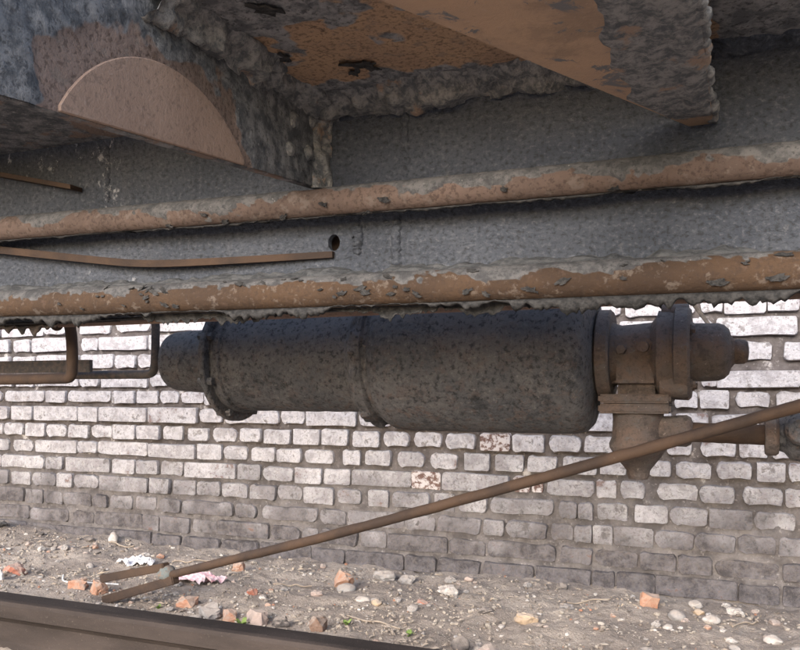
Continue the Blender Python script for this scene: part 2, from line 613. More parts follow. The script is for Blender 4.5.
# brick ends in millimetres along the wall, course by course from the ground up
COURSES = [
    [(-2760,-2520), (-2505,-2367), (-2362,-2125), (-2121,-1920), (-1911,-1785), (-1776,-1621), (-1613,-1469), (-1461,-1271), (-1267,-1143), (-1140,-943), (-936,-834), (-830,-694), (-688,-531), (-525,-370), (-364,-301), (-296,-194), (-191,11), (16,117), (122,198)],
    [(-2728,-2505), (-2494,-2303), (-2283,-2182), (-2177,-1960), (-1956,-1885), (-1876,-1751), (-1738,-1634), (-1625,-1430), (-1418,-1308), (-1300,-1241), (-1234,-1101), (-1090,-1000), (-993,-801), (-795,-678), (-672,-469), (-455,-364), (-356,-239), (-234,-139), (-134,-48), (-43,117), (122,198)],
    [(-2760,-2536), (-2520,-2433), (-2428,-2333), (-2328,-2192), (-2182,-2116), (-2107,-2001), (-1987,-1893), (-1876,-1789), (-1780,-1572), (-1560,-1477), (-1453,-1245), (-1234,-1140), (-1136,-943), (-939,-837), (-830,-691), (-685,-620), (-614,-493), (-484,-418), (-415,-364), (-362,-309), (-304,-199), (-194,-93), (-91,11), (14,107), (114,198)],
    [(-2760,-2609), (-2593,-2494), (-2484,-2362), (-2357,-2283), (-2274,-2154), (-2149,-1938), (-1920,-1836), (-1823,-1725), (-1721,-1621), (-1613,-1508), (-1500,-1399), (-1395,-1300), (-1293,-1186), (-1172,-1087), (-1062,-993), (-980,-853), (-840,-776), (-760,-672), (-663,-475), (-458,-407), (-404,-362), (-351,-266), (-250,-160), (-155,-58), (-55,50), (53,154)],
    [(-2641,-2428), (-2418,-2333), (-2313,-2111), (-2093,-1992), (-1983,-1885), (-1876,-1780), (-1768,-1564), (-1552,-1461), (-1449,-1334), (-1327,-1230), (-1223,-1126), (-1118,-919), (-916,-821), (-811,-608), (-596,-542), (-539,-504), (-495,-356), (-353,-298), (-287,-220), (-191,-83), (-81,9), (26,124), (129,209)],
    [(-2717,-2609), (-2588,-2484), (-2469,-2269), (-2259,-2163), (-2158,-1938), (-1924,-1729), (-1717,-1617), (-1609,-1512), (-1497,-1403), (-1399,-1304), (-1293,-1186), (-1151,-1090), (-1073,-983), (-963,-873), (-853,-766), (-744,-666), (-648,-563), (-551,-464), (-446,-351), (-342,-271), (-212,-152), (-142,-50), (-38,50), (62,129), (136,198)],
    [(-2750,-2641), (-2631,-2531), (-2520,-2423), (-2413,-2313), (-2303,-2206), (-2192,-2093), (-2088,-1987), (-1978,-1880), (-1867,-1780), (-1759,-1671), (-1654,-1556), (-1540,-1457), (-1445,-1346), (-1334,-1237), (-1226,-1133), (-1118,-1024), (-1010,-923), (-909,-817), (-805,-710), (-694,-602), (-596,-501), (-487,-395), (-387,-296), (-163,-98), (-78,11), (19,88), (98,175)],
    [(-2706,-2609), (-2588,-2484), (-2474,-2264), (-2254,-2163), (-2149,-1938), (-1924,-1721), (-1708,-1613), (-1601,-1391), (-1384,-1293), (-1282,-1108), (-139,-58), (-48,69)],
    [(-2788,-2647), (-2631,-2428), (-2413,-2318), (-2308,-2102), (-2093,-1992), (-1987,-1889), (-1880,-1798), (-1789,-1692), (-144,-83), (-78,-6), (9,93), (107,182)],
    [(-2695,-2583), (-2572,-2479), (-2469,-2254), (-2245,-2154), (-2144,-1938), (-1920,-1841), (-76,-35), (-33,163)],
    [(-2245,-2093), (-2083,-1987), (-1978,-1911), (16,98), (126,198)],
    [(-2706,-2604), (-2583,-2494), (-2479,-2308), (-2245,-2163), (-2154,-1938), (-35,157)],
    [(-2641,-2433), (-2428,-2313), (-2249,-2102), (-2079,-1920), (-78,-21), (-18,84), (88,163)],
]
WALL_Y = 2.30


def brick_shape(seed, aspect, wear):
    """one brick face, unit width and height: 16-point worn outline, steep sides, nearly flat front"""
    r = random.Random(seed)
    ry = 0.09 + 0.26 * wear ** 1.5
    rx = ry / aspect * 1.1
    pts = []
    for sx, sz, order in ((-1, -1, 0), (1, -1, 1), (1, 1, 0), (-1, 1, 1)):
        j1, j2 = 0.5 + 1.1 * r.random(), 0.5 + 1.1 * r.random()
        a = (sx * 0.5, sz * (0.5 - ry * j1))
        m = (sx * (0.5 - rx * 0.30 * j2), sz * (0.5 - ry * 0.30 * j1))
        b = (sx * (0.5 - rx * j2), sz * 0.5)
        pts += [a, m, b] if order == 0 else [b, m, a]
        if sx * sz > 0:                                    # long edge that follows
            pts.append((sx * (-0.22 + 0.08 * r.random()) * 1.0, sz * (0.5 - 0.07 * wear * r.random())))
            pts.append((-sx * (-0.22 + 0.08 * r.random()) * 1.0, sz * (0.5 - 0.07 * wear * r.random())))
    amp = 0.03 + 0.05 * wear
    pts = [(x + (r.random() - 0.5) * amp * 1.3 / aspect, z + (r.random() - 0.5) * amp) for x, z in pts]
    # order by angle so that the outline never crosses itself
    pts.sort(key=lambda q: math.atan2(q[1], q[0] * 1.0))
    n = len(pts)
    V = [(x, 0.034, z) for x, z in pts]
    for x, z in pts:
        q = 0.030 + 0.075 * wear + 0.05 * r.random()
        V.append((x * (1 - q / aspect * 1.5), -0.001 + 0.0035 * wear * r.random(), z * (1 - q * 1.6)))
    F = [(i, (i + 1) % n, n + (i + 1) % n, n + i) for i in range(n)]
    F.append(tuple(n + i for i in range(n)))
    me = mesh('brick', V, F)
    at = me.attributes.new('face', 'FLOAT', 'POINT')
    at.data.foreach_set('value', [0.0] * n + [1.0] * n)
    me.materials.append(M['brick'])
    me.polygons.foreach_set('use_smooth', [True] * (len(me.polygons) - 1) + [False])
    return me


def build_wall():
    r = random.Random(5)
    wall = empty('brick_wall', (-1.0, WALL_Y + 0.12, 0.0))
    tag(wall, 'old whitewashed brick wall with dirt-darkened lower courses beside the track', 'brick wall')
    off = Vector(wall.location)
    headers = [brick_shape(100 + i, 2.1, r.random()) for i in range(14)]
    stretch = [brick_shape(200 + i, 4.6, r.random()) for i in range(14)]
    X0, X1 = -4.6, 2.4
    rest_V, rest_F = [], []
    bare = {(4, 411), (6, 480), (4, 531)}
    extra = [0.820 + 0.0645 * (i + 1) for i in range(11)]
    allc = [(-0.012, None)] + [(COURSE_Z[i], COURSES[i]) for i in range(13)] + [(z, None) for z in extra]
    count = 0
    bare_x = ((4, -0.87), (4, -0.515), (6, -0.62))
    for ci, (z, known) in enumerate(allc):
        spans = [(a / 1000, b / 1000) for a, b in (known or [])]
        full = []
        x = X0 + r.random() * 0.1

        def fill(a, b):
            while b - a > 0.03:
                w = 0.238 if r.random() < 0.5 else 0.113
                if b - a < w + 0.05:
                    w = b - a
                    if w > 0.27:
                        w = w / 2 - 0.006
                w = min(w, b - a)
                if w > 0.045:
                    full.append((a, a + w))
                a += w + 0.013
        if spans:
            fill(X0, spans[0][0] - 0.012)
            for k, s in enumerate(spans):
                full.append(s)
                if k + 1 < len(spans):
                    fill(s[1] + 0.012, spans[k + 1][0] - 0.012)
            fill(spans[-1][1] + 0.012, X1)
        else:
            fill(X0 + r.random() * 0.12, X1)
        h0 = 0.050
        if 0 < ci < len(allc) - 1:
            h0 = min(allc[ci + 1][0] - z, z - allc[ci - 1][0]) - 0.011
        for a, b in full:
            w = b - a
            zz = z + (r.random() - 0.5) * 0.004
            hh = min(0.058, h0 * (1.04 + 0.13 * r.random()))
            yy = WALL_Y + (r.random() - 0.5) * 0.010
            me = r.choice(stretch if w > 0.165 else headers)
            flip = 1 if r.random() < 0.5 else -1
            cx = (a + b) / 2
            if -2.85 < cx < 0.36 and 1 <= ci <= 13:
                o = bpy.data.objects.new('brick', me)
                col.objects.link(o)
                o.parent = wall
                o.location = Vector((cx, yy, zz)) - off
                o.rotation_euler = ((r.random() - 0.5) * 0.06, (r.random() - 0.5) * 0.022, (r.random() - 0.5) * 0.025)
                o.scale = (w * 1.045, 1.0, hh)
                if any(ci - 1 == bc and abs(cx - bx) < 0.06 for bc, bx in bare_x):
                    o.material_slots[0].link = 'OBJECT'
                    o.material_slots[0].material = M['bare_brick']
                count += 1
            else:
                b0 = len(rest_V)
                for v in me.vertices:
                    rest_V.append((cx + v.co.x * w, yy + v.co.y, zz + v.co.z * hh))
                for p in me.polygons:
                    rest_F.append(tuple(b0 + q for q in p.vertices))
    me = mesh('outer_bricks', [Vector(v) - off for v in rest_V], rest_F)
    at = me.attributes.new('face', 'FLOAT', 'POINT')
    at.data.foreach_set('value', [0.0 if v[1] > WALL_Y + 0.02 else 1.0 for v in rest_V])
    o = link('outer_bricks', me, 'brick', wall, smooth=False)
    tag(o, kind='stuff')
    print('bricks', count)
    # mortar bed: uneven, recessed between the upper bricks, smeared nearly flush low down
    xs = steps(X0, X1, (-2.85, 0.36), 0.0115)
    zs = steps(-0.12, 1.56, (0.0, 0.86), 0.0085)
    V = []
    for zc in zs:
        for x in xs:
            low = max(0.0, min(1.0, (0.36 - zc + 0.10 * nz(x, zc, 9.1, 4)) / 0.16))
            d = 0.0135 - 0.0042 * low
            d += (0.0045 + 0.003 * low) * fbm(x, zc, 2.2, 38, 3) + 0.004 * nz(x, zc, 5.5, 11)
            V.append(Vector((x, WALL_Y + d, zc)) - off)
    nx = len(xs)
    F = [(j * nx + i, j * nx + i + 1, (j + 1) * nx + i + 1, (j + 1) * nx + i) for j in range(len(zs) - 1) for i in range(nx - 1)]
    link('mortar', mesh('mortar', V, F), 'mortar', wall, smooth=True)
    ob = box('wall_core', 'mortar', wall, X0, X1, WALL_Y + 0.056, WALL_Y + 0.24, -0.12, 1.555)
    ob.location = -off
    cp = box('coping', 'mortar', wall, X0 - 0.02, X1 + 0.02, WALL_Y - 0.03, WALL_Y + 0.27, 1.556, 1.61, bev=0.008)
    cp.location = -off


build_wall()


# ------------------------------------------------------------------ rail
def build_rail():
    prof = [(-0.057, -0.020), (0.057, -0.020), (0.057, -0.010), (0.013, 0.004), (0.0085, 0.020), (0.0085, 0.064), (0.016, 0.074),
            (0.034, 0.082), (0.0355, 0.110), (0.031, 0.1175), (0.022, 0.1200), (-0.022, 0.1200), (-0.031, 0.1175), (-0.0355, 0.110),
            (-0.034, 0.082), (-0.016, 0.074), (-0.0085, 0.064), (-0.0085, 0.020), (-0.013, 0.004), (-0.057, -0.010)]
    rail = empty('steel_rail', (0, 1.345, 0))
    tag(rail, 'rusty brown steel rail running along the dirt below the wagon', 'rail')
    link('rail_section', prism_mesh('rail_section', prof, 'X', -7.0, 4.0, bev=0), 'rail', rail)
    for x in (-4.2, -3.6, -3.0, -2.42, -1.83, -1.24, -0.65, -0.06, 0.53):
        for s in (-1, 1):
            link('rail_clip', prism_mesh('rail_clip', [(s * 0.030, 0.004), (s * 0.060, -0.006), (s * 0.085, -0.012), (s * 0.085, -0.030), (s * 0.062, -0.030)],
                                         'X', x - 0.025, x + 0.025, bev=0.001), 'rail', rail)


build_rail()


# ------------------------------------------------------------------ the wagon above
WAG = empty('railway_wagon', (0, 1.1, 0.70))
tag(WAG, 'rusty railway wagon underframe with pipes and brake cylinder hanging over the rail', 'wagon')
WO = Vector(WAG.location)


def wlink(o):
    """meshes are written in world metres; bring them into the wagon's frame"""
    o.location = -WO
    return o


def wl(name, me, mat, smooth=False, parent=None):
    o = link(name, me, mat, parent or WAG, smooth)
    if parent is None:
        wlink(o)
    return o


DECK_Z = 1.040
WEB_Y = 1.120


def build_sill():
    # web with a real hole
    hx, hz, hr = -0.576, 0.823, 0.0105
    V, F = [], []
    yb = WEB_Y + 0.012
    s = 0.03
    ring = []
    sq = []
    for k in range(16):
        a = 2 * math.pi * k / 16
        ring.append((hx + hr * math.cos(a), hz + hr * 1.25 * math.sin(a)))
        m = max(abs(math.cos(a)), abs(math.sin(a)))
        sq.append((hx + s * math.cos(a) / m, hz + s * math.sin(a) / m))
    for y in (WEB_Y, yb):
        V += [(x, y, z) for x, z in ring] + [(x, y, z) for x, z in sq]
        for x, z in ((-3.2, 0.7195), (1.6, 0.7195), (1.6, DECK_Z), (-3.2, DECK_Z)):
            V.append((x, y, z))
    for g in (0, 36):
        for k in range(16):
            j = (k + 1) % 16
            F.append((g + k, g + j, g + 16 + j, g + 16 + k))
        # square corners are k = 2 (+,+), 6 (-,+), 10 (-,-), 14 (+,-)
        q = lambda k: g + 16 + k % 16
        F.append((g + 32, g + 33, q(14), q(13), q(12), q(11), q(10)))
        F.append((g + 33, g + 34, q(2), q(1), q(0), q(15), q(14)))
        F.append((g + 34, g + 35, q(6), q(5), q(4), q(3), q(2)))
        F.append((g + 35, g + 32, q(10), q(9), q(8), q(7), q(6)))
    for k in range(16):
        F.append((k, (k + 1) % 16, 36 + (k + 1) % 16, 36 + k))
    me = mesh('sill_web', V, F)
    bm = bmesh.new()
    bm.from_mesh(me)
    bmesh.ops.recalc_face_normals(bm, faces=bm.faces[:])
    bm.to_mesh(me)
    bm.free()
    wl('sill_web', me, 'paint')
    wl('sill_back_web', box_mesh('b', -3.2, 1.6, WEB_Y + 0.05, WEB_Y + 0.058, 0.712, DECK_Z - 0.002), 'pink_plate')
    wl('sill_bottom_flange', box_mesh('f', -3.2, 1.6, 1.126, 1.146, 0.7165, 0.7193), 'scale')
    wl('floor_plate', box_mesh('d2', -3.2, -0.6065, 0.70, 1.20, DECK_Z + 0.0005, DECK_Z + 0.012), 'crusty')
    wl('floor_plate', box_mesh('d', -0.6055, 1.6, 0.70, 1.20, DECK_Z + 0.0005, DECK_Z + 0.012), 'tan_plate')


def crust_mesh(name, p0, p1, wid, hei, amp, nsc, seed, out=(0, -1, 0), up=(0, 0, 1), step=0.006):
    """uneven lump of dirt along a corner: a quarter-round fillet with strong noise"""
    p0, p1 = Vector(p0), Vector(p1)
    L = (p1 - p0).length
    n = int(L / step)
    m = 10
    out, up = Vector(out), Vector(up)
    V, F = [], []
    for i in range(n + 1):
        p = p0.lerp(p1, i / n)
        k = 0.65 + 0.9 * (0.5 + 0.5 * fbm(p.x + seed, p.y, p.z, 9, 3))
        for j in range(m + 1):
            a = (math.pi / 2) * j / m
            q = p + out * (wid * k * math.cos(a) ** 1.5) + up * (hei * k * math.sin(a) ** 1.5)
            d = amp * fbm(q.x + seed, q.y, q.z, nsc, 4)
            if j in (0, m):
                d = 0
            q = q + (out + up) * 0.7 * d
            V.append(q)
    for i in range(n):
        for j in range(m):
            a = i * (m + 1) + j
            F.append((a, a + 1, a + m + 2, a + m + 1))
    return mesh(name, V, F)


def pipe_mesh(name, x0, x1, y, zf, r, seed, thr, step=0.007, seg=30):
    """long pipe with flaking grey scale: mask = scale still on, it stands proud of the bare rust"""
    n = int((x1 - x0) / step)
    V, mask, F = [], [], []
    for i in range(n + 1):
        x = x0 + (x1 - x0) * i / n
        zc = zf(x)
        for j in range(seg):
            a = 2 * math.pi * j / seg
            cy, cz = math.cos(a), math.sin(a)
            f = 1.25 * fbm(x + seed, cy * r * 1.3, cz * r * 1.3, 16, 5) + 0.55 * fbm(x + seed, cy * r, cz * r, 75, 3)
            m = thr(x, cy, cz) + f
            k = max(0.0, min(1.0, m * 3.0 + 0.5))
            rr = r + 0.0014 * k + 0.0007 * fbm(x, cy * r, cz * r, 130, 2) * (0.4 + k)
            V.append((x, y + cy * rr, zc + cz * rr))
            mask.append(k)
    for i in range(n):
        for j in range(seg):
            a, b = i * seg + j, i * seg + (j + 1) % seg
            F.append((a, a + seg, b + seg, b))
    F.append(tuple(range(seg)))
    F.append(tuple(n * seg + j for j in range(seg - 1, -1, -1)))
    me = mesh(name, V, F)
    at = me.attributes.new('mask', 'FLOAT', 'POINT')
    at.data.foreach_set('value', mask)
    return me


def lip_mesh(name, x0, x1, y, zf, drop, seed, step=0.004, lean=0.004):
    """ragged strip of peeled scale hanging from the underside of a pipe"""
    r = random.Random(seed)
    n = int((x1 - x0) / step)
    rows = 4
    V, F = [], []
    for i in range(n + 1):
        x = x0 + (x1 - x0) * i / n
        k = max(0.05, 0.38 + 1.1 * fbm(x + seed, 0.3, 0.7, 9, 3) + 0.5 * nz(x + seed, 3.3, 0.1, 60))
        k = k * (0.75 + 0.5 * r.random())
        z = zf(x)
        for j in range(rows):
            t = j / (rows - 1)
            w = 0.004 * nz(x + seed, t * 0.2, 8.8, 45)
            V.append((x + (r.random() - 0.5) * 0.002 * t, y - lean * t * (1 - t) * 4 + w * t, z - drop * k * t))
    for i in range(n):
        for j in range(rows - 1):
            a = i * rows + j
            F.append((a, a + 1, a + rows + 1, a + rows))
    me = mesh(name, V, F)
    bm = bmesh.new()
    bm.from_mesh(me)
    bmesh.ops.solidify(bm, geom=bm.faces[:], thickness=0.0014)
    bm.to_mesh(me)
    bm.free()
    return me


def flake_mesh(seed):
    r = random.Random(seed)
    n = 14
    V = [(0, -0.003, 0)]
    for k in range(n):
        a = 2 * math.pi * k / n
        rr = 0.35 + 0.75 * r.random()
        x, z = math.cos(a) * rr, math.sin(a) * rr * 0.62
        V.append((x, -0.0015 - 0.0035 * max(0, -z) * r.random() - 0.002 * r.random(), z))
    F = [(0, 1 + (k + 1) % n, 1 + k) for k in range(n)]
    me = mesh('paint_flake', V, F)
    bm = bmesh.new()
    bm.from_mesh(me)
    bmesh.ops.recalc_face_normals(bm, faces=bm.faces[:])
    bmesh.ops.solidify(bm, geom=bm.faces[:], thickness=0.0012)
    bm.to_mesh(me)
    bm.free()
    me.materials.append(M['scale'])
    return me


P1Y, P1R = 1.078, 0.0212
P2Y, P2R = 1.090, 0.0245
p1z = lambda x: 0.8715 - 0.0129 * x + 0.003 * math.sin(x * 2.3)
p2z = lambda x: 0.7370 - 0.0108 * x + 0.002 * math.sin(x * 2.9 + 1)


def build_seams():
    # lumpy welded seams and a caked boss on the web
    for x, z0, z1, r, s in ((-0.456, 0.905, 1.02, 0.006, 1), (-0.470, 0.775, 0.855, 0.007, 2), (-0.535, 0.80, 0.85, 0.008, 3), (0.30, 0.78, 1.02, 0.006, 4), (-1.03, 0.92, 1.03, 0.006, 5)):
        n = 26
        pts = [(x + 0.003 * nz(i * 0.3, s, 0.1), WEB_Y + 0.002, z0 + (z1 - z0) * i / n) for i in range(n + 1)]
        rr = [r * (0.5 + 0.8 * abs(math.sin(i * 0.9 + s)) ** 0.5) * min(1, i / 4 + 0.2, (n - i) / 4 + 0.2) for i in range(n + 1)]
        wl('weld_seam', tube_mesh('ws', pts, rr, seg=14, amp=0.003, nscale=60), 'paint', True)


def build_pipes():
    # upper pipe: dust-grey above, pinkish rust below, grey remains in places
    def thr1(x, cy, cz):
        patch = 1.0 * math.exp(-((x + 0.78) / 0.09) ** 2) + 1.2 * math.exp(-((x + 0.13) / 0.05) ** 2) + 0.5 * math.exp(-((x + 0.45) / 0.08) ** 2)
        return (cz - 0.40) * 1.25 + patch * 0.75 - 0.05
    pipe = wl('train_pipe', pipe_mesh('train_pipe', -3.2, 1.6, P1Y, p1z, P1R, 3.1, thr1), 'pipe_rust', True)
    pipe['label'] = 'upper brake pipe, pinkish rust under grey dust'
    wl('peeled_edge', lip_mesh('l', -1.9, 0.5, P1Y - 0.004, lambda x: p1z(x) - P1R * 0.985, 0.006, 31), 'scale', True)  # ragged scale edge, its dark tone also standing in for shadow below the pipe

    def thr2(x, cy, cz):
        return (cz - 0.42) * 2.0 + 2.2 * max(0, -cz - 0.62) - 0.05
    pipe2 = wl('air_pipe', pipe_mesh('air_pipe', -3.2, 1.6, P2Y, p2z, P2R, 7.7, thr2), 'pipe_brown', True)
    pipe2['label'] = 'lower brown pipe with peeling grey scale along the sill bottom'
    wl('peeled_edge', lip_mesh('l2', -1.9, 0.5, P2Y - 0.008, lambda x: p2z(x) - P2R * 0.93, 0.019, 57, lean=0.005), 'scale', True)
    wl('peeled_edge', lip_mesh('l3', -1.9, 0.5, P2Y + 0.012, lambda x: p2z(x) - P2R * 0.86, 0.020, 91, lean=-0.003), 'scale', True)
    wl('peeled_edge', lip_mesh('l4', -1.75, -1.02, 1.142, lambda x: 0.716, 0.024, 23), 'dark_bar', True)
    # dust shelf between the pipe and the web
    wl('dust_shelf', crust_mesh('s', (-1.9, WEB_Y + 0.001, 0.772), (0.6, WEB_Y + 0.001, 0.745), 0.026, 0.022, 0.006, 60, 5.0), 'dust', True)
    flakes = [flake_mesh(i) for i in range(7)]
    r = random.Random(17)
    for k in range(64):
        x = -1.45 + 1.75 * r.random()
        a = R(180 - r.choice((18, 40, -6, -30, 44, 34)) + r.uniform(-8, 8))
        o = bpy.data.objects.new('paint_flake', r.choice(flakes))
        col.objects.link(o)
        o.parent = pipe2
        o.location = (x, P2Y + math.cos(a) * (P2R + 0.0005), p2z(x) + math.sin(a) * (P2R + 0.0005))
        o.rotation_euler = (-(math.pi - a), r.uniform(-0.5, 0.5), 0)
        s = 0.0035 + 0.006 * r.random() ** 2
        o.scale = (s * 1.6, 0.7, s)
    for k in range(10):
        x = -1.3 + 1.5 * r.random()
        o = bpy.data.objects.new('paint_flake', r.choice(flakes))
        col.objects.link(o)
        o.parent = pipe
        a = R(180 + r.choice((20, 55, 70)))
        o.location = (x, P1Y + math.cos(a) * (P1R + 0.0005), p1z(x) + math.sin(a) * (P1R + 0.0005))
        o.rotation_euler = (-(math.pi - a), r.uniform(-0.5, 0.5), 0)
        s = 0.004 + 0.005 * r.random()
        o.scale = (s * 1.3, 1.0, s)
    # clips that hold the pipes off the web
    for x in (-1.75, -0.45, 0.55):
        wl('pipe_clip', box_mesh('c', x - 0.015, x + 0.015, P1Y + 0.012, WEB_Y + 0.004, p1z(x) - 0.010, p1z(x) + 0.010), 'paint')
    # sagging flat strap
    pts = smooth_path([(-1.75, 1.098, 0.905), (-1.45, 1.098, 0.880), (-1.02, 1.100, 0.818), (-0.92, 1.100, 0.806), (-0.76, 1.104, 0.803), (-0.575, 1.116, 0.8035)])
    V, F = [], []
    for k, p in enumerate(pts):
        for dy, dz in ((-0.004, -0.0075), (-0.004, 0.0075), (0.006, 0.0075), (0.006, -0.0075)):
            V.append((p.x, p.y + dy, p.z + dz * (1 - 0.35 * k / len(pts))))
    for k in range(len(pts) - 1):
        for j in range(4):
            a, b = k * 4 + j, k * 4 + (j + 1) % 4
            F.append((a, b, b + 4, a + 4))
    F += [(0, 1, 2, 3), (len(V) - 1, len(V) - 2, len(V) - 3, len(V) - 4)]
    wl('strap', mesh('strap', V, F), 'rod')
    # thin rusty bar at the far left
    V = []
    for p in ((-1.46, 1.10, 1.040), (-1.086, 1.10, 0.953)):
        for dy, dz in ((-0.010, -0.004), (-0.010, 0.004), (0.018, 0.004), (0.018, -0.004)):
            V.append((p[0], p[1] + dy, p[2] + dz))
    wl('edge_bar', mesh('eb', V, [(0, 1, 5, 4), (1, 2, 6, 5), (2, 3, 7, 6), (3, 0, 4, 7), (0, 3, 2, 1), (4, 5, 6, 7)]), 'rod')


def scale_sheet(name, mat, fn, nu, nv, nrm, amp, thr):
    """layer of old scale on a plate: stands proud where it still sticks (mask 1), bare rust elsewhere"""
    nrm = Vector(nrm)
    V, mask, F = [], [], []
    for j in range(nv + 1):
        for i in range(nu + 1):
            p = Vector(fn(i / nu, j / nv))
            m = thr(p) + 0.9 * fbm(p.x, p.y, p.z + 3.3, 16, 5)
            k = max(0.0, min(1.0, m * 2.2 + 0.5))
            V.append(p + nrm * amp * k * (0.35 + 0.5 * (0.5 + fbm(p.x, p.y, p.z, 48, 4))))
            mask.append(k)
    for j in range(nv):
        for i in range(nu):
            a = j * (nu + 1) + i
            F.append((a, a + 1, a + nu + 2, a + nu + 1))
    me = mesh(name, V, F)
    at = me.attributes.new('mask', 'FLOAT', 'POINT')
    at.data.foreach_set('value', mask)
    return wl(name, me, mat, True)


def build_cross():
    # cross bearer: vertical plate square to the sill, with a round doubler cut off by its lower edge
    X = -0.600
    low = lambda y: 0.9095 - (WEB_Y - y) * 0.093
    poly = [(WEB_Y, low(WEB_Y)), (0.42, low(0.42)), (0.42, DECK_Z), (WEB_Y, DECK_Z)]
    cb = wl('cross_bearer', prism_mesh('cb', poly, 'X', X - 0.012, X, bev=0.001), 'crusty')
    cy, cz, rad = 0.755, 0.770, 0.195
    pts = []
    for k in range(49):
        a = math.pi * k / 48
        y, z = cy + rad * math.cos(a), cz + rad * math.sin(a)
        if z > low(y) + 0.002:
            pts.append((y, z))
    pts = pts + [(pts[-1][0], low(pts[-1][0]) + 0.0015), (pts[0][0], low(pts[0][0]) + 0.0015)]
    wl('doubler_plate', prism_mesh('dp', pts, 'X', X - 0.002, X + 0.0032, bev=0.0012), 'pink_plate')
    # old grey scale left on the plate round the doubler
    scale_sheet('plate_scale', 'bearer_scale', lambda u, v: (X + 0.0006, 0.425 + (WEB_Y - 0.427) * u, low(0.425 + (WEB_Y - 0.427) * u) + 0.001 + (DECK_Z - 0.002 - low(0.425 + (WEB_Y - 0.427) * u)) * v),
                150, 44, (1, 0, 0), 0.004, lambda p: (math.hypot(p.y - cy, p.z - cz) - rad - 0.018) * 18)
    scale_sheet('floor_scale', 'floor_scale', lambda u, v: (-0.604 + 2.2 * u, 0.703 + 0.414 * v, DECK_Z - 0.0002),
                300, 60, (0, 0, -1), 0.004, lambda p: max((p.y - 1.03) * 9, (p.x + 0.03) * 40, (0.86 - p.y + 0.25 * abs(p.x + 0.36)) * 5) - 0.2)
    # crust in the corners and rivet heads under it
    wl('dirt_crust', crust_mesh('c1', (X, 0.70, DECK_Z + 0.001), (X, WEB_Y, DECK_Z + 0.001), 0.035, 0.030, 0.018, 40, 2.0, out=(1, 0, 0), up=(0, 0, -1)), 'crust', True)
    wl('dirt_crust', crust_mesh('c2', (X + 0.0, WEB_Y + 0.001, DECK_Z + 0.001), (-0.03, WEB_Y + 0.001, DECK_Z + 0.001), 0.060, 0.026, 0.022, 36, 4.0, up=(0, 0, -1)), 'crust', True)
    wl('dirt_crust', crust_mesh('c4', (-0.04, WEB_Y + 0.001, DECK_Z + 0.001), (1.6, WEB_Y + 0.001, DECK_Z + 0.001), 0.022, 0.014, 0.008, 50, 4.0, up=(0, 0, -1)), 'paint', True)
    wl('dirt_crust', crust_mesh('c3', (X, WEB_Y + 0.001, 0.905), (X, WEB_Y + 0.001, DECK_Z), 0.030, 0.020, 0.014, 45, 6.0, out=(0, -1, 0), up=(1, 0, 0)), 'crust', True)
    for y, z, s in ((1.075, 0.955, 0.013), (1.03, 0.99, 0.013), (1.085, 1.005, 0.011), (1.02, 0.945, 0.011), (0.505, 0.985, 0.012), (0.50, 0.93, 0.012)):
        wl('rivet', lathe_mesh('rv', [(X - 0.001, s), (X + 0.004, s * 0.95), (X + 0.008, s * 0.7), (X + 0.010, s * 0.25)], axis='X', c=(0, y, z), seg=14, amp=0.003, nscale=90), 'crust')
    V = box_mesh('ba', X - 0.001, X + 0.008, 0.50, 0.58, 0.985, 0.999, bev=0.002)
    wl('bar_stub', V, 'scale')
    # second cross bearer left, out of the near part of the view
    wl('cross_bearer', prism_mesh('cb2', poly, 'X', -2.112, -2.10, bev=0.001), 'crusty')
    # diagonal gusset: flat triangular plate below the floor with a stiffening web above it
    gp = [(-0.052, WEB_Y), (-0.3395, 0.55), (-0.030, 0.55), (-0.022, WEB_Y)]
    wl('gusset_plate', prism_mesh('gp', gp, 'Z', 0.9395, 0.9515, bev=0.001), 'tan_plate')
    wl('gusset_web', prism_mesh('gw', [(0.70, 0.9517), (WEB_Y, 0.9517), (WEB_Y, DECK_Z), (0.70, DECK_Z)], 'X', -0.046, -0.036, bev=0.001), 'crusty')
    # caked dirt on the gusset's inner half
    r = random.Random(9)
    V, F = [], []
    nx, ny = 26, 44
    for j in range(ny + 1):
        y = 0.60 + (WEB_Y - 0.035 - 0.60) * j / ny
        for i in range(nx + 1):
            e0 = -0.112 + 0.012 * nz(y, 0.2, 0.1, 22) + 0.006 * nz(y, 1.2, 0.1, 80)
            e0 = max(e0, -0.052 - (WEB_Y - y) * 0.5045 + 0.004)
            e1 = -0.0225 - (WEB_Y - y) * 0.0115
            x = e0 + (e1 - e0) * i / nx
            ed = min(1.0, min(i, nx - i, j + 0.5, ny - j) / 2.5)
            V.append((x, y, 0.9395 - ed * (0.002 + 0.0035 * (0.5 + fbm(x, y, 0.9, 60, 4)))))
    for j in range(ny):
        for i in range(nx):
            a = j * (nx + 1) + i
            F.append((a, a + nx + 1, a + nx + 2, a + 1))
    wl('dirt_cake', mesh('dc', V, F), 'crust', True)
    n = 110
    pts = [(-0.0305 + 0.009 * i / n + 0.003 * nz(i * 0.11, 0.4, 0.2), 0.56 + (WEB_Y - 0.57) * i / n, 0.945 + 0.004 * nz(i * 0.13, 2.4, 0.2)) for i in range(n + 1)]
    rr = [0.0060 * (0.75 + 0.5 * (0.5 + nz(i * 0.2, 5.1, 0.3))) for i in range(n + 1)]
    wl('dirt_cake', tube_mesh('dk', pts, rr, seg=12, amp=0.004, nscale=70), 'crust', True)
    # torn paint curls on the floor plate
    flakes = [flake_mesh(40 + i) for i in range(4)]
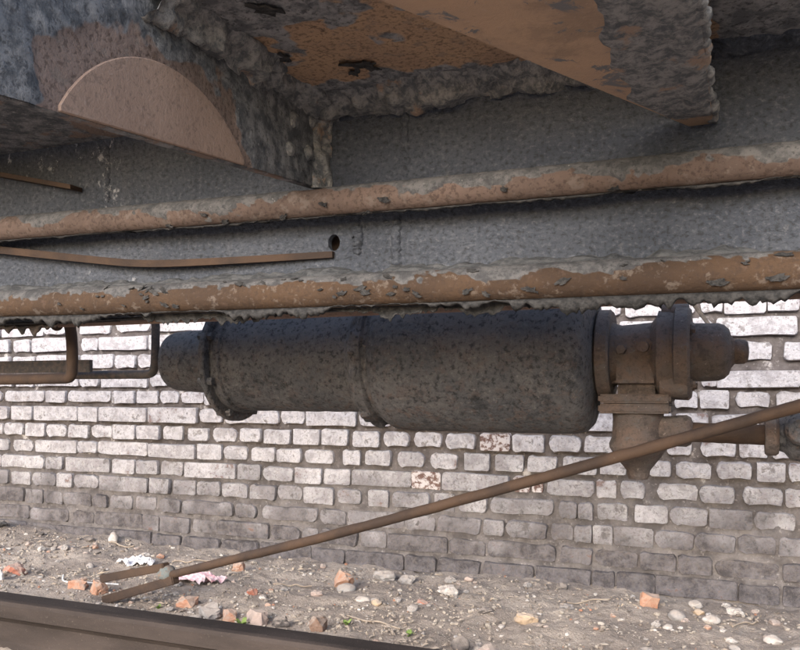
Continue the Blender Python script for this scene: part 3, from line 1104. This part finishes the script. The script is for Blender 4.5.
    for (x, y, s, rz) in ((-0.47, 0.985, 0.030, 0.3), (-0.455, 1.0, 0.018, 1.4), (-0.485, 1.01, 0.014, 2.3), (-0.50, 0.80, 0.035, 0.9), (-0.55, 0.93, 0.02, 2.0), (-0.30, 0.90, 0.018, 2.6)):
        o = bpy.data.objects.new('paint_curl', flakes[int(s * 1000) % 4])
        col.objects.link(o)
        o.parent = WAG
        o.location = Vector((x, y, DECK_Z - 0.001)) - WO
        o.rotation_euler = (R(90) + 0.25, 0, rz)
        o.scale = (s, 1.6, s)


# ---- brake gear
CY, CZ = 1.60, 0.660


def build_brake():
    c = (0, CY, CZ)
    cyl = wl('brake_cylinder', lathe_mesh('bc', [(-1.072, 0.05), (-1.072, 0.122), (-1.066, 0.124), (-1.050, 0.124), (-1.046, 0.118), (-0.742, 0.118), (-0.730, 0.126),
                                                 (-0.722, 0.135), (-0.706, 0.137), (-0.703, 0.05)], c=c, seg=72, amp=0.0016, nscale=28, sub=0.012), 'iron')
    cyl['label'] = 'black iron brake cylinder'
    lathe('head_cap', 'iron', cyl, [(-1.262, 0.02), (-1.262, 0.060), (-1.256, 0.068), (-1.245, 0.0715), (-1.11, 0.0785), (-1.098, 0.084), (-1.086, 0.094), (-1.083, 0.03)], c=c, seg=48, amp=0.001, sub=0.012)
    lathe('head_flange', 'iron', cyl, [(-1.088, 0.05), (-1.088, 0.139), (-1.085, 0.143), (-1.075, 0.143), (-1.0725, 0.140), (-1.0725, 0.05)], c=c, seg=64, amp=0.001, sub=0.02)
    for k in range(8):
        a = 2 * math.pi * (k + 0.5) / 8
        lathe('bolt', 'iron', cyl, [(-1.098, 0.0), (-1.098, 0.009), (-1.088, 0.010), (-1.0605, 0.009), (-1.060, 0.0)], c=(0, CY + 0.131 * math.cos(a), CZ + 0.131 * math.sin(a)), seg=6)
    res = wl('auxiliary_reservoir', lathe_mesh('ar', [(-0.702, 0.05), (-0.702, 0.136), (-0.690, 0.138), (-0.682, 0.138), (-0.672, 0.148), (-0.660, 0.154), (-0.64, 0.156), (-0.300, 0.156),
                                                      (-0.276, 0.1545), (-0.262, 0.150), (-0.252, 0.140), (-0.246, 0.122), (-0.241, 0.09), (-0.238, 0.03)], c=c, seg=80, amp=0.0018, nscale=24, sub=0.012), 'iron')
    res['label'] = 'larger black air reservoir behind the valve'
    # lumpy weld bead where the two meet
    V = lathe_mesh('wb', [(-0.722, 0.130), (-0.718, 0.143), (-0.706, 0.147), (-0.694, 0.146), (-0.688, 0.136)], c=c, seg=110, amp=0.009, nscale=34, sub=0.004)
    link('weld_bead', V, 'iron', res)
    # triple valve
    tv = wl('triple_valve', lathe_mesh('tv', [(-0.2395, 0.03), (-0.2395, 0.082), (-0.236, 0.087), (-0.216, 0.087), (-0.212, 0.083), (-0.212, 0.062), (-0.196, 0.056), (-0.140, 0.060), (-0.128, 0.075), (-0.128, 0.03)],
                                              c=c, seg=56, amp=0.001, sub=0.012), 'valve')
    tv['label'] = 'brown control valve with round flanges on the reservoir end'
    lathe('valve_flange', 'valve', tv, [(-0.127, 0.03), (-0.127, 0.082), (-0.123, 0.081), (-0.106, 0.081), (-0.103, 0.079), (-0.099, 0.079), (-0.096, 0.088), (-0.074, 0.088), (-0.069, 0.083), (-0.071, 0.03)],
          c=c, seg=56, amp=0.001, sub=0.02)
    lathe('valve_cap', 'valve', tv, [(-0.072, 0.03), (-0.072, 0.060), (-0.064, 0.055), (-0.022, 0.0535), (-0.012, 0.050), (-0.004, 0.042), (0.000, 0.030), (0.006, 0.0225), (0.010, 0.0235), (0.022, 0.0225), (0.028, 0.018), (0.030, 0.006)],
          c=(0, CY, CZ + 0.002), seg=44, amp=0.0008, sub=0.012)
    for k, a in enumerate((35, 145, 235, 300)):
        a = R(a)
        by, bz = CY + 0.071 * math.cos(a), CZ + 0.071 * math.sin(a)
        lathe('bolt', 'valve', tv, [(-0.075, 0.0), (-0.073, 0.011), (-0.066, 0.0105), (-0.0655, 0.0075), (-0.060, 0.007), (-0.0595, 0.0)], c=(0, by, bz), seg=6)
    # lobes of the flange
    for a in (235, 300, 90):
        a = R(a)
        lathe('flange_lobe', 'valve', tv, [(-0.122, 0.0), (-0.122, 0.022), (-0.118, 0.024), (-0.081, 0.024), (-0.0735, 0.021), (-0.073, 0.0)], c=(0, CY + 0.073 * math.cos(a), CZ + 0.073 * math.sin(a)), seg=24, amp=0.001)
    # body below
    bm_ = lambda *a, **k: box_mesh('b', *a, **k)
    link('valve_body', bm_(-0.224, -0.108, CY - 0.056, CY + 0.056, 0.580, 0.690, bev=0.024), 'valve', tv)
    link('body_flange', bm_(-0.233, -0.102, CY - 0.062, CY + 0.062, 0.5665, 0.5835, bev=0.004), 'valve', tv)
    link('body_flange', bm_(-0.233, -0.102, CY - 0.062, CY + 0.062, 0.5475, 0.5655, bev=0.004), 'valve', tv)
    lathe('dirt_cup', 'valve', tv, [(0.5474, 0.02), (0.5474, 0.048), (0.536, 0.047), (0.500, 0.049), (0.488, 0.054), (0.480, 0.053), (0.462, 0.042), (0.442, 0.026), (0.436, 0.022), (0.426, 0.021), (0.420, 0.018), (0.418, 0.005)],
          axis='Z', c=(-0.166, CY, 0), seg=40, amp=0.001, sub=0.01)
    lathe('side_plug', 'valve', tv, [(-0.078, 0.0), (-0.078, 0.010), (-0.066, 0.011), (-0.064, 0.017), (-0.052, 0.017), (-0.045, 0.015), (-0.030, 0.015)], axis='Y', c=(-0.150, CY, 0.671), seg=24)
    lathe('side_plug', 'valve', tv, [(-0.074, 0.0), (-0.072, 0.009), (-0.060, 0.010), (-0.040, 0.010)], axis='Y', c=(-0.190, CY, 0.667), seg=6)
    # branch pipe to the right
    lathe('elbow_boss', 'valve', tv, [(-0.150, 0.0), (-0.150, 0.026), (-0.108, 0.028), (-0.094, 0.030), (-0.078, 0.030), (-0.070, 0.025), (-0.066, 0.015)], c=(0, CY, 0.514), seg=32, amp=0.001)
    bp = wl('branch_pipe', tube_mesh('bp', [(x / 100, CY, 0.5105 - 0.0002 * x) for x in range(-10, 8, 1)], 0.0185, seg=24, amp=0.0008), 'rod', True)
    lathe('pipe_collar', 'valve', bp, [(0.056, 0.018), (0.056, 0.035), (0.060, 0.038), (0.074, 0.038), (0.079, 0.034), (0.080, 0.018)], c=(0, CY, 0.510), seg=32)
    ck = wl('cutout_cock', lathe_mesh('cc', [(0.078, 0.01), (0.078, 0.030), (0.088, 0.034), (0.098, 0.046), (0.135, 0.052), (0.170, 0.046), (0.185, 0.032), (0.40, 0.026), (0.41, 0.01)], c=(0, CY, 0.512), seg=36, amp=0.0015, sub=0.01), 'iron')
    lathe('cock_plug', 'iron', ck, [(-0.075, 0.0), (-0.075, 0.020), (-0.066, 0.026), (-0.045, 0.027), (-0.03, 0.027)], axis='Y', c=(0.112, CY, 0.522), seg=28, amp=0.001)
    tube('return_pipe', 'weld', ck, smooth_path([(0.40, CY, 0.512), (0.52, CY, 0.512), (0.58, CY - 0.05, 0.55), (0.60, 1.25, 0.68), (0.60, WEB_Y + 0.03, 0.72)]), 0.018)
    # hangers that carry the gear behind the sill
    for x in (-0.90, -0.45):
        wl('cylinder_bracket', box_mesh('h', x - 0.03, x + 0.03, WEB_Y + 0.055, CY + 0.10, 0.865, 0.885, bev=0.003), 'dark_bar')
        wl('bracket_leg', box_mesh('h', x - 0.028, x + 0.028, CY - 0.012, CY + 0.012, 0.755, 0.867, bev=0.003), 'dark_bar')
    # small pipes at the left
    wl('bent_pipe', tube_mesh('bent', smooth_path([(-1.20, 1.17, 0.716), (-1.235, 1.20, 0.728), (-1.288, 1.285, 0.752), (-1.290, 1.300, 0.700), (-1.290, 1.300, 0.640), (-1.292, 1.300, 0.6175), (-1.32, 1.300, 0.6150), (-1.6, 1.300, 0.6130), (-2.4, 1.300, 0.612)], rounds=3), 0.0118, seg=14, amp=0.0006), 'rod', True)
    wl('flat_bar', box_mesh('fb', -2.6, -1.425, 1.490, 1.502, 0.633, 0.663, bev=0.001), 'dark_bar')
    wl('feed_pipe', tube_mesh('fp', smooth_path([(-1.60, 1.58, 0.628), (-1.36, 1.58, 0.628), (-1.318, 1.58, 0.628), (-1.305, 1.58, 0.640), (-1.303, 1.58, 0.675), (-1.300, 1.58, 0.80), (-1.29, 1.40, 0.83), (-1.29, WEB_Y + 0.05, 0.83)], rounds=3), 0.0105, seg=12, amp=0.0005), 'dark_bar', True)
    wl('bar_hanger', box_mesh('bh', -2.0, -1.975, WEB_Y + 0.05, 1.492, 0.640, 0.72, bev=0.001), 'dark_bar')
    # thin rods above the valve
    wl('release_rod', tube_mesh('rr', [(-0.165, 1.50, 0.790), (-0.085, 1.70, 0.714)], 0.004, seg=10), 'dark_bar', True)
    wl('release_rod', tube_mesh('rr2', [(-0.130, 1.70, 0.866), (-0.080, 1.70, 0.778), (-0.032, 1.70, 0.707), (-0.085, 1.66, 0.718)], 0.0045, seg=10), 'dry_stalk', True)
    # lever that takes the brake rod, right of the view
    wl('brake_lever', box_mesh('bl', 0.675, 0.72, WEB_Y + 0.05, 1.372, 0.722, 0.776, bev=0.003), 'rod')


build_sill()
build_seams()
build_pipes()
build_cross()
build_brake()


# ------------------------------------------------------------------ loose brake rod
def build_rod():
    A = Vector((-1.355, 1.690, 0.104))
    B = Vector((0.101, 1.450, 0.572))
    d = (B - A)
    C = A + d * 1.41
    root = empty('brake_rod', (A.x, A.y, gz(A.x, A.y)))
    tag(root, 'long brown brake rod slanting down to a forked end on the dirt', 'rod')
    off = Vector(root.location)
    n = 60
    pts = [A + (C - A) * (i / n) - Vector((0, 0, 0.008 * math.sin(math.pi * i / n))) - off for i in range(n + 1)]
    pts = [p + Vector((0, 0.004 * nz(p.x, 0.1, 0.2, 2.5), 0.005 * nz(p.x, 3.1, 0.2, 2.2))) for p in pts]
    tube('rod_bar', 'rod', root, pts, 0.0110, seg=18, amp=0.0014, nscale=40)
    dn = d.normalized()
    # fork: two flat prongs joined by a welded block
    up = Vector((0, 0, 1))
    side = dn.cross(up).normalized()
    upn = side.cross(dn).normalized()

    def prong(name, p, q, w, t):
        p, q = Vector(p), Vector(q)
        e = (q - p).normalized()
        u = side.cross(e).normalized()
        V = []
        for c_ in (p, q):
            for a, b in ((-1, -1), (1, -1), (1, 1), (-1, 1)):
                V.append(c_ + side * a * t + u * b * w - off)
        me = mesh(name, V, [(0, 1, 2, 3), (7, 6, 5, 4), (0, 4, 5, 1), (1, 5, 6, 2), (2, 6, 7, 3), (3, 7, 4, 0)])
        bm = bmesh.new()
        bm.from_mesh(me)
        bmesh.ops.recalc_face_normals(bm, faces=bm.faces[:])
        bmesh.ops.bevel(bm, geom=bm.edges[:], offset=0.002, segments=2, affect='EDGES')
        bm.to_mesh(me)
        bm.free()
        return link(name, me, 'rod', root)
    q1 = Vector((-1.545, 1.665, 0.088))
    q2 = Vector((-1.515, 1.640, 0.040))
    prong('fork_prong', A + upn * 0.026 + dn * 0.005, q1, 0.0105, 0.012)
    prong('fork_prong', A - upn * 0.012 + dn * 0.03, q2, 0.0115, 0.012)
    wm = lathe_mesh('weld_lump', [(-0.022, 0.004), (-0.018, 0.017), (0.0, 0.024), (0.018, 0.017), (0.024, 0.004)], axis='X', seg=20, amp=0.006, nscale=45, sub=0.005)
    o = link('weld_lump', wm, 'weld', root)
    o.location = A + upn * 0.008 - off
    o.rotation_euler = (0, -0.6, 0.2)


build_rod()


# ------------------------------------------------------------------ rubble
def rock_mesh(seed, kind='round'):
    r = random.Random(seed)
    bm = bmesh.new()
    if kind == 'brick':
        bmesh.ops.create_cube(bm, size=1.7)
        # knock corners off
        for k in range(8):
            n = Vector((r.uniform(-1, 1), r.uniform(-1, 1), r.uniform(-0.6, 1))).normalized()
            g = bmesh.ops.bisect_plane(bm, geom=bm.verts[:] + bm.edges[:] + bm.faces[:], plane_co=n * r.uniform(0.68, 1.0), plane_no=n, clear_outer=True)
            ed = [e for e in g['geom_cut'] if isinstance(e, bmesh.types.BMEdge)]
            if ed:
                bmesh.ops.holes_fill(bm, edges=bm.edges[:])
        bmesh.ops.triangulate(bm, faces=bm.faces[:])
        bmesh.ops.subdivide_edges(bm, edges=bm.edges[:], cuts=2, use_grid_fill=True)
        a, s = 0.16, 2.2
    else:
        bmesh.ops.create_icosphere(bm, subdivisions=3, radius=1.0)
        for k in range(9):
            n = Vector((r.uniform(-1, 1), r.uniform(-1, 1), r.uniform(-1, 1))).normalized()
            lim = r.uniform(0.62, 0.9)
            for v in bm.verts:
                e = v.co.dot(n) - lim
                if e > 0:
                    v.co -= n * e
        a, s = (0.10, 1.6) if kind == 'round' else (0.22, 2.2)
    for v in bm.verts:
        v.co += v.co.normalized() * a * noise.fractal(v.co * s + Vector((seed, 0, 0)), 1.0, 2.0, 3)
    me = bpy.data.meshes.new('rock')
    bm.to_mesh(me)
    bm.free()
    return me


def rock(name, mat, x, y, sx, sy, sz, seed, label, cat='stone', group=None, kind='round', rz=0.0, tilt=0.0, lift=0.0, sink=0.42):
    me = rock_mesh(seed, kind)
    me.materials.append(M[mat])
    if kind == 'round':
        me.polygons.foreach_set('use_smooth', [True] * len(me.polygons))
    o = bpy.data.objects.new(name, me)
    col.objects.link(o)
    sx, sy, sz = sx * 0.86, sy * 0.86, sz * 0.86
    o.scale = (sx, sy, sz)
    o.rotation_euler = (tilt, tilt * 0.5, rz)
    o.location = (x, y, gz(x, y) + sz * (0.9 - sink) + lift)
    tag(o, label, cat, group)
    return o


def build_rubble():
    B, S = 'brick_fragment', 'stone'
    bf = 'brick fragment'
    rock(S, 'pale_stone', -2.03, 2.235, 0.024, 0.018, 0.030, 1, 'upright pale stone leaning against the foot of the wall')
    rock('slate_slab', 'grey_slate', -2.56, 2.21, 0.065, 0.05, 0.018, 2, 'flat dark grey slab by a hole at the wall foot', 'slab', kind='sharp', tilt=-0.25)
    rock(B, 'orange_brick', -1.394, 2.075, 0.026, 0.024, 0.026, 3, 'orange brick lump beside the slanting brake rod', bf, kind='brick', rz=0.6, tilt=0.4)
    rock(B, 'orange_brick', -1.668, 1.70, 0.034, 0.02, 0.018, 4, 'flat orange brick piece below the upper fork prong', bf, kind='brick', rz=0.3)
    rock(B, 'orange_brick', -1.592, 1.705, 0.026, 0.02, 0.026, 5, 'chunky orange brick piece beside the fork tips', bf, kind='brick', rz=1.1, tilt=0.3)
    rock(B, 'red_brick', -1.99, 1.78, 0.045, 0.03, 0.022, 6, 'wide red brick piece next to a white chip by the rail', bf, kind='brick', rz=0.2, tilt=0.15)
    rock('plaster_chip', 'paper', -1.965, 1.70, 0.018, 0.012, 0.038, 7, 'white upright plaster chip by the rail', 'chip', kind='sharp', tilt=0.5)
    rock(B, 'orange_brick', -1.302, 1.70, 0.034, 0.022, 0.020, 8, 'orange brick piece in front of the pink cloth', bf, kind='brick', rz=0.1)
    rock(B, 'grey_stone', -1.200, 1.655, 0.040, 0.026, 0.026, 9, 'grey half brick with mortar on it beside the rail', bf, kind='brick', rz=-0.4, tilt=0.2)
    rock(B, 'orange_brick', -1.145, 1.665, 0.022, 0.018, 0.024, 10, 'orange brick end leaning on the grey half brick', bf, kind='brick', rz=0.5, tilt=-0.2)
    rock(B, 'pink_stone', -1.065, 1.665, 0.040, 0.022, 0.026, 11, 'pinkish brick half next to a dark square block by the rail', bf, kind='brick', rz=-0.2)
    rock(S, 'dark_stone', -0.995, 1.655, 0.030, 0.02, 0.022, 12, 'dark grey stone between pinkish brick and brown block', kind='sharp')
    rock(B, 'red_brick', -1.190, 1.835, 0.018, 0.014, 0.014, 13, 'small dark red brick chip behind the grey half brick', bf, kind='brick', rz=0.8)
    rock('brown_block', 'brown_block', -0.890, 1.645, 0.026, 0.022, 0.030, 14, 'square brown rusty block standing just beyond the rail', 'block', kind='brick', rz=0.15)
    rock(S, 'pink_stone', -2.10, 2.09, 0.042, 0.022, 0.012, 15, 'flat pinkish stone in the dirt below the dark lower bricks')
    rock(S, 'grey_stone', -1.862, 1.95, 0.016, 0.014, 0.014, 16, 'round grey pebble between white paper and rail')
    rock(S, 'grey_stone', -1.000, 2.020, 0.034, 0.026, 0.018, 18, 'grey stone carrying an orange brick wedge')
    rock(B, 'orange_brick', -1.018, 2.050, 0.033, 0.024, 0.032, 17, 'orange brick wedge propped on a grey stone near the wall', bf, kind='brick', rz=0.7, tilt=0.7, lift=0.012)
    rock(S, 'grey_stone', -0.940, 2.150, 0.042, 0.026, 0.022, 19, 'light grey flat-topped stone close to the wall foot', kind='sharp')
    rock(S, 'grey_stone', -0.870, 2.160, 0.036, 0.024, 0.020, 119, 'lumpy mortar clod beside a light grey stone at the wall', 'clod', kind='sharp')
    rock(S, 'pale_stone', -0.716, 2.075, 0.034, 0.022, 0.022, 20, 'white angular stone alone in the middle of the dirt', kind='sharp')
    rock(S, 'pale_stone', -0.905, 1.925, 0.026, 0.016, 0.012, 21, 'white flat stone next to a cream pebble')
    rock(S, 'tan_stone', -0.855, 1.905, 0.018, 0.014, 0.012, 22, 'cream pebble touching a white flat stone')
    rock(B, 'red_brick', -0.749, 1.965, 0.020, 0.014, 0.010, 23, 'small dark red brick chip in bare dirt', bf, kind='brick')
    rock(S, 'tan_stone', -0.466, 1.938, 0.034, 0.020, 0.020, 24, 'tan oblong stone with a dark broken end', kind='sharp')
    rock(S, 'pink_stone', -0.475, 1.640, 0.042, 0.030, 0.034, 25, 'large pinkish wedge stone close beyond the rail', kind='sharp', rz=0.4)
    rock(S, 'dark_stone', -0.550, 1.675, 0.026, 0.020, 0.024, 26, 'blackish stone beside the large pinkish wedge')
    rock(S, 'pale_stone', -0.425, 1.640, 0.020, 0.016, 0.014, 27, 'small pale stone at the foot of the pinkish wedge')
    rock(B, 'orange_brick', -0.198, 2.150, 0.030, 0.024, 0.027, 28, 'orange brick chunk at the wall foot near white pebbles', bf, kind='brick', rz=0.3, tilt=0.3)
    rock(S, 'pale_stone', -0.085, 2.215, 0.024, 0.018, 0.016, 29, 'white oval stone touching the wall foot')
    rock(S, 'grey_stone', -0.125, 2.085, 0.024, 0.020, 0.020, 30, 'round grey-beige stone left among white pebbles')
    rock(S, 'pale_stone', -0.045, 2.070, 0.026, 0.016, 0.014, 31, 'white long stone in front of the beige pebbles')
    rock(S, 'tan_stone', -0.075, 2.140, 0.017, 0.015, 0.013, 32, 'beige round pebble between white stones')
    rock(S, 'pale_stone', 0.010, 2.185, 0.028, 0.020, 0.014, 33, 'pale grey flat stone against the lowest bricks', kind='sharp')
    rock(S, 'pale_stone', 0.087, 1.993, 0.024, 0.018, 0.016, 34, 'white stone alone in front of the cluster of pebbles')
    rock(S, 'pale_stone', 0.00, 1.930, 0.016, 0.012, 0.010, 35, 'white chip lying flat in the open dirt', kind='sharp')
    rock(S, 'pale_stone', -0.140, 1.995, 0.014, 0.012, 0.010, 36, 'small white pebble in front of the round grey-beige stone')
    # mid-sized pebbles, look-alikes
    r = random.Random(77)
    protos = []
    for i in range(6):
        me = rock_mesh(300 + i, 'round' if i % 2 else 'sharp')
        protos.append(me)
    kinds = (('pale_stone', 'small whitish pebble scattered on the dirt', 'small white pebbles'), ('grey_stone', 'small grey pebble scattered on the dirt', 'small grey pebbles'),
             ('orange_brick', 'thumb-sized orange brick crumb scattered on the dirt', 'orange brick crumbs'), ('pink_stone', 'small pinkish pebble scattered on the dirt', 'small pinkish pebbles'),
             ('dark_stone', 'small blackish cinder scattered on the dirt', 'small cinders'))
    cache = {}
    for k in range(130):
        y = 1.50 + 0.76 * r.random() ** 0.9
        x = -2.6 * (y / 2.3) + 2.85 * r.random() * (y / 2.3)
        kk = r.choices(range(5), (2, 5, 1.6, 4, 2.4))[0]
        i = r.randrange(6)
        if (kk, i) not in cache:
            me = protos[i].copy()
            me.materials.clear()
            me.materials.append(M[kinds[kk][0]])
            cache[(kk, i)] = me
        o = bpy.data.objects.new('brick_crumb' if kk == 2 else ('cinder' if kk == 4 else 'pebble'), cache[(kk, i)])
        col.objects.link(o)
        s = 0.005 + 0.010 * r.random() ** 2
        o.scale = (s * (1 + 0.5 * r.random()), s, s * (0.6 + 0.3 * r.random()))
        o.rotation_euler = (0, 0, r.random() * 6)
        o.location = (x, y, gz(x, y) + s * 0.4)
        tag(o, kinds[kk][1], 'brick fragment' if kk == 2 else 'pebble', kinds[kk][2])
    # crumpled paper and cloth
    for name, mat, x, y, sx, sy, h, seed, label, cat in (
            ('paper_scrap', 'paper', -1.735, 2.02, 0.060, 0.045, 0.022, 1, 'crumpled white paper scrap on the dirt behind the fork', 'paper'),
            ('cloth_rag', 'pink_cloth', -1.405, 1.885, 0.080, 0.050, 0.030, 2, 'crumpled pinkish white rag lying under the slanting rod', 'rag')):
        n = 22
        V, F = [], []
        rr = random.Random(seed)
        for j in range(n + 1):
            for i in range(n + 1):
                u, v = i / n * 2 - 1, j / n * 2 - 1
                edge = 1 + 0.25 * nz(u * 2 + seed, v * 2, 0.5)
                px, py = x + u * sx * edge, y + v * sy * edge
                ridge = 1 - abs(fbm(u + seed, v, 0.2, 1.7, 3)) * 2.2
                V.append((px, py, gz(px, py) + 0.003 + h * max(0.0, ridge) * (1 - 0.6 * max(abs(u), abs(v)) ** 2)))
        for j in range(n):
            for i in range(n):
                u, v = (i + 0.5) / n * 2 - 1, (j + 0.5) / n * 2 - 1
                if math.hypot(u, v) < 0.95 + 0.35 * nz(math.atan2(v, u) * 0.9 + seed, 0.3, 0.1, 2.2):
                    a = j * (n + 1) + i
                    F.append((a, a + 1, a + n + 2, a + n + 1))
        me = mesh(name, V, F)
        bm = bmesh.new()
        bm.from_mesh(me)
        bmesh.ops.delete(bm, geom=[v for v in bm.verts if not v.link_faces], context='VERTS')
        bmesh.ops.solidify(bm, geom=bm.faces[:], thickness=0.0008)
        bm.to_mesh(me)
        bm.free()
        tag(link(name, me, mat, smooth=False), label, cat)
    # white bent wire and dry stalks
    wz = lambda x, y, h=0.004: (x, y, gz(x, y) + h)
    tag(tube('wire_scrap', 'white_wire', None, smooth_path([wz(-1.80, 1.78, 0.014), wz(-1.775, 1.75), wz(-1.70, 1.74), wz(-1.63, 1.75, 0.010), wz(-1.56, 1.74, 0.02)]), 0.0022, seg=8),
        'thin white bent wire lying beside the fork', 'wire')
    for k, (x, y, L, a, lab) in enumerate(((-1.98, 2.22, 0.10, 0.1, 'dry stalk lying at the wall foot below dark bricks'), (-1.60, 2.12, 0.14, 0.35, 'dry stalk lying behind the rod near the wall'),
                                           (-0.80, 1.76, 0.17, -0.25, 'long dry stalk lying across dead leaves near the rail'), (-0.35, 2.16, 0.12, 0.5, 'thin dry stalk by the wall right of orange rubble'),
                                           (0.03, 2.11, 0.09, 0.9, 'short forked dry stalk beside white pebbles'), (-1.15, 1.98, 0.11, 0.2, 'pale dry stalk in front of the wall middle'))):
        pts = []
        for i in range(6):
            t = i / 5 - 0.5
            px, py = x + L * t * math.cos(a), y + L * t * math.sin(a) + 0.006 * math.sin(i * 1.7 + k)
            pts.append((px, py, gz(px, py) + 0.004 + 0.004 * (i % 2)))
        tag(tube('dry_stalk', 'dry_stalk', None, smooth_path(pts, rounds=2), 0.0024, seg=7), lab, 'stalk')


def build_litter():
    r = random.Random(21)
    # fine gravel nobody could count
    V, F, tone = [], [], []
    ico = bmesh.new()
    bmesh.ops.create_icosphere(ico, subdivisions=1, radius=1.0)
    iv = [v.co.copy() for v in ico.verts]
    ifc = [tuple(v.index for v in f.verts) for f in ico.faces]
    ico.free()

    def pebble(x, y, s, tn):
        b = len(V)
        z = gz(x, y)
        q = Matrix.Rotation(r.random() * 6.28, 3, 'Z') @ Matrix.Rotation(r.random() * 3, 3, 'X')
        fx, fz = 0.8 + 0.8 * r.random(), 0.55 + 0.5 * r.random()
        for p in iv:
            w = q @ Vector((p.x * fx, p.y, p.z * fz)) * s * (0.75 + 0.5 * r.random())
            V.append((x + w.x, y + w.y, z + w.z * 0.8 + s * 0.25))
            tone.append(tn)
        F.extend(tuple(b + i for i in f) for f in ifc)
    for k in range(12000):
        y = 1.42 + 0.86 * r.random()
        x = -2.75 * (y / 2.3) + 3.15 * r.random() * (y / 2.3)
        if fbm(x, y, 3.3, 5, 2) < -0.25 and r.random() < 0.7:
            continue
        pebble(x, y, 0.0011 + 0.0058 * r.random() ** 4, r.random())
    for k in range(900):          # ballast by the near side of the rail
        y = 1.02 + 0.26 * r.random()
        x = -2.2 + 2.0 * r.random()
        pebble(x, y, 0.004 + 0.012 * r.random() ** 2, 0.1 + 0.7 * r.random())
    me = mesh('gravel', V, F)
    at = me.attributes.new('tone', 'FLOAT', 'POINT')
    at.data.foreach_set('value', tone)
    tag(link('gravel', me, 'gravel'), 'fine mixed grit and small gravel over the dirt', 'gravel', kind='stuff')
    # dead leaves, straw and bark bits
    V, F = [], []
    spots = [(-0.78, 1.74, 0.16, 60), (-0.62, 1.66, 0.12, 30), (-0.30, 2.17, 0.2, 26), (-2.2, 2.15, 0.25, 50), (-1.3, 2.1, 0.3, 50), (0.05, 2.13, 0.14, 30), (-1.4, 1.72, 0.2, 60), (-1.9, 1.8, 0.3, 60), (-0.5, 2.0, 0.4, 60)]
    for (cx, cy, sp, n) in spots:
        for k in range(n):
            x, y = cx + r.gauss(0, sp * 0.5), cy + r.gauss(0, sp * 0.28)
            if y > 2.27 or y < 1.5:
                continue
            L, w = 0.003 + 0.014 * r.random() ** 3, 0.001 + 0.003 * r.random()
            a = r.random() * 6.28
            dx, dy = math.cos(a), math.sin(a)
            z = gz(x, y)
            b = len(V)
            h0, h1 = 0.002 + 0.005 * r.random(), 0.002 + 0.008 * r.random()
            V += [(x - dx * L + dy * w, y - dy * L - dx * w, z + h0), (x - dx * L - dy * w, y - dy * L + dx * w, z + h0 + 0.001),
                  (x + dx * L - dy * w, y + dy * L + dx * w, z + h1), (x + dx * L + dy * w, y + dy * L - dx * w, z + h1 + 0.001), (x, y, z + max(h0, h1) + 0.003)]
            F += [(b, b + 3, b + 4), (b + 3, b + 2, b + 4), (b + 2, b + 1, b + 4), (b + 1, b, b + 4)]
    tag(link('plant_litter', mesh('plant_litter', V, F), 'dry_stalk'), 'dead straw and leaf bits strewn over the dirt', 'litter', kind='stuff')
    # small green weeds
    for (x, y, s, n, lab) in ((-1.085, 1.63, 0.030, 9, 'tiny bright green weed sprouting beside the brown block'), (-0.85, 1.72, 0.020, 12, 'low green weed tuft among dead leaves by the rail'),
                              (-0.68, 1.69, 0.018, 10, 'small green weed tuft near the blackish stone'), (-0.30, 1.75, 0.014, 7, 'faint green weed sprout in open dirt'), (-1.36, 1.66, 0.016, 8, 'low green weed by the orange brick piece')):
        V, F = [], []
        for k in range(n):
            a = r.random() * 6.28
            L = s * (0.6 + 0.6 * r.random())
            ln = 0.5 + 0.5 * r.random()
            w = s * 0.20
            b = len(V)
            for t, ww in ((0, 0.3), (0.4, 1), (0.75, 0.8), (1, 0.05)):
                px, py = math.cos(a) * L * t * ln, math.sin(a) * L * t * ln
                pz = L * (t * (1.35 - 0.75 * t))
                V += [(px - math.sin(a) * w * ww, py + math.cos(a) * w * ww, pz), (px + math.sin(a) * w * ww, py - math.cos(a) * w * ww, pz)]
            for q in range(3):
                F.append((b + 2 * q, b + 2 * q + 1, b + 2 * q + 3, b + 2 * q + 2))
        o = link('weed', mesh('weed', V, F), 'green_leaf')
        o.location = (x, y, gz(x, y) - 0.001)
        tag(o, lab, 'weed')


build_rubble()
build_litter()
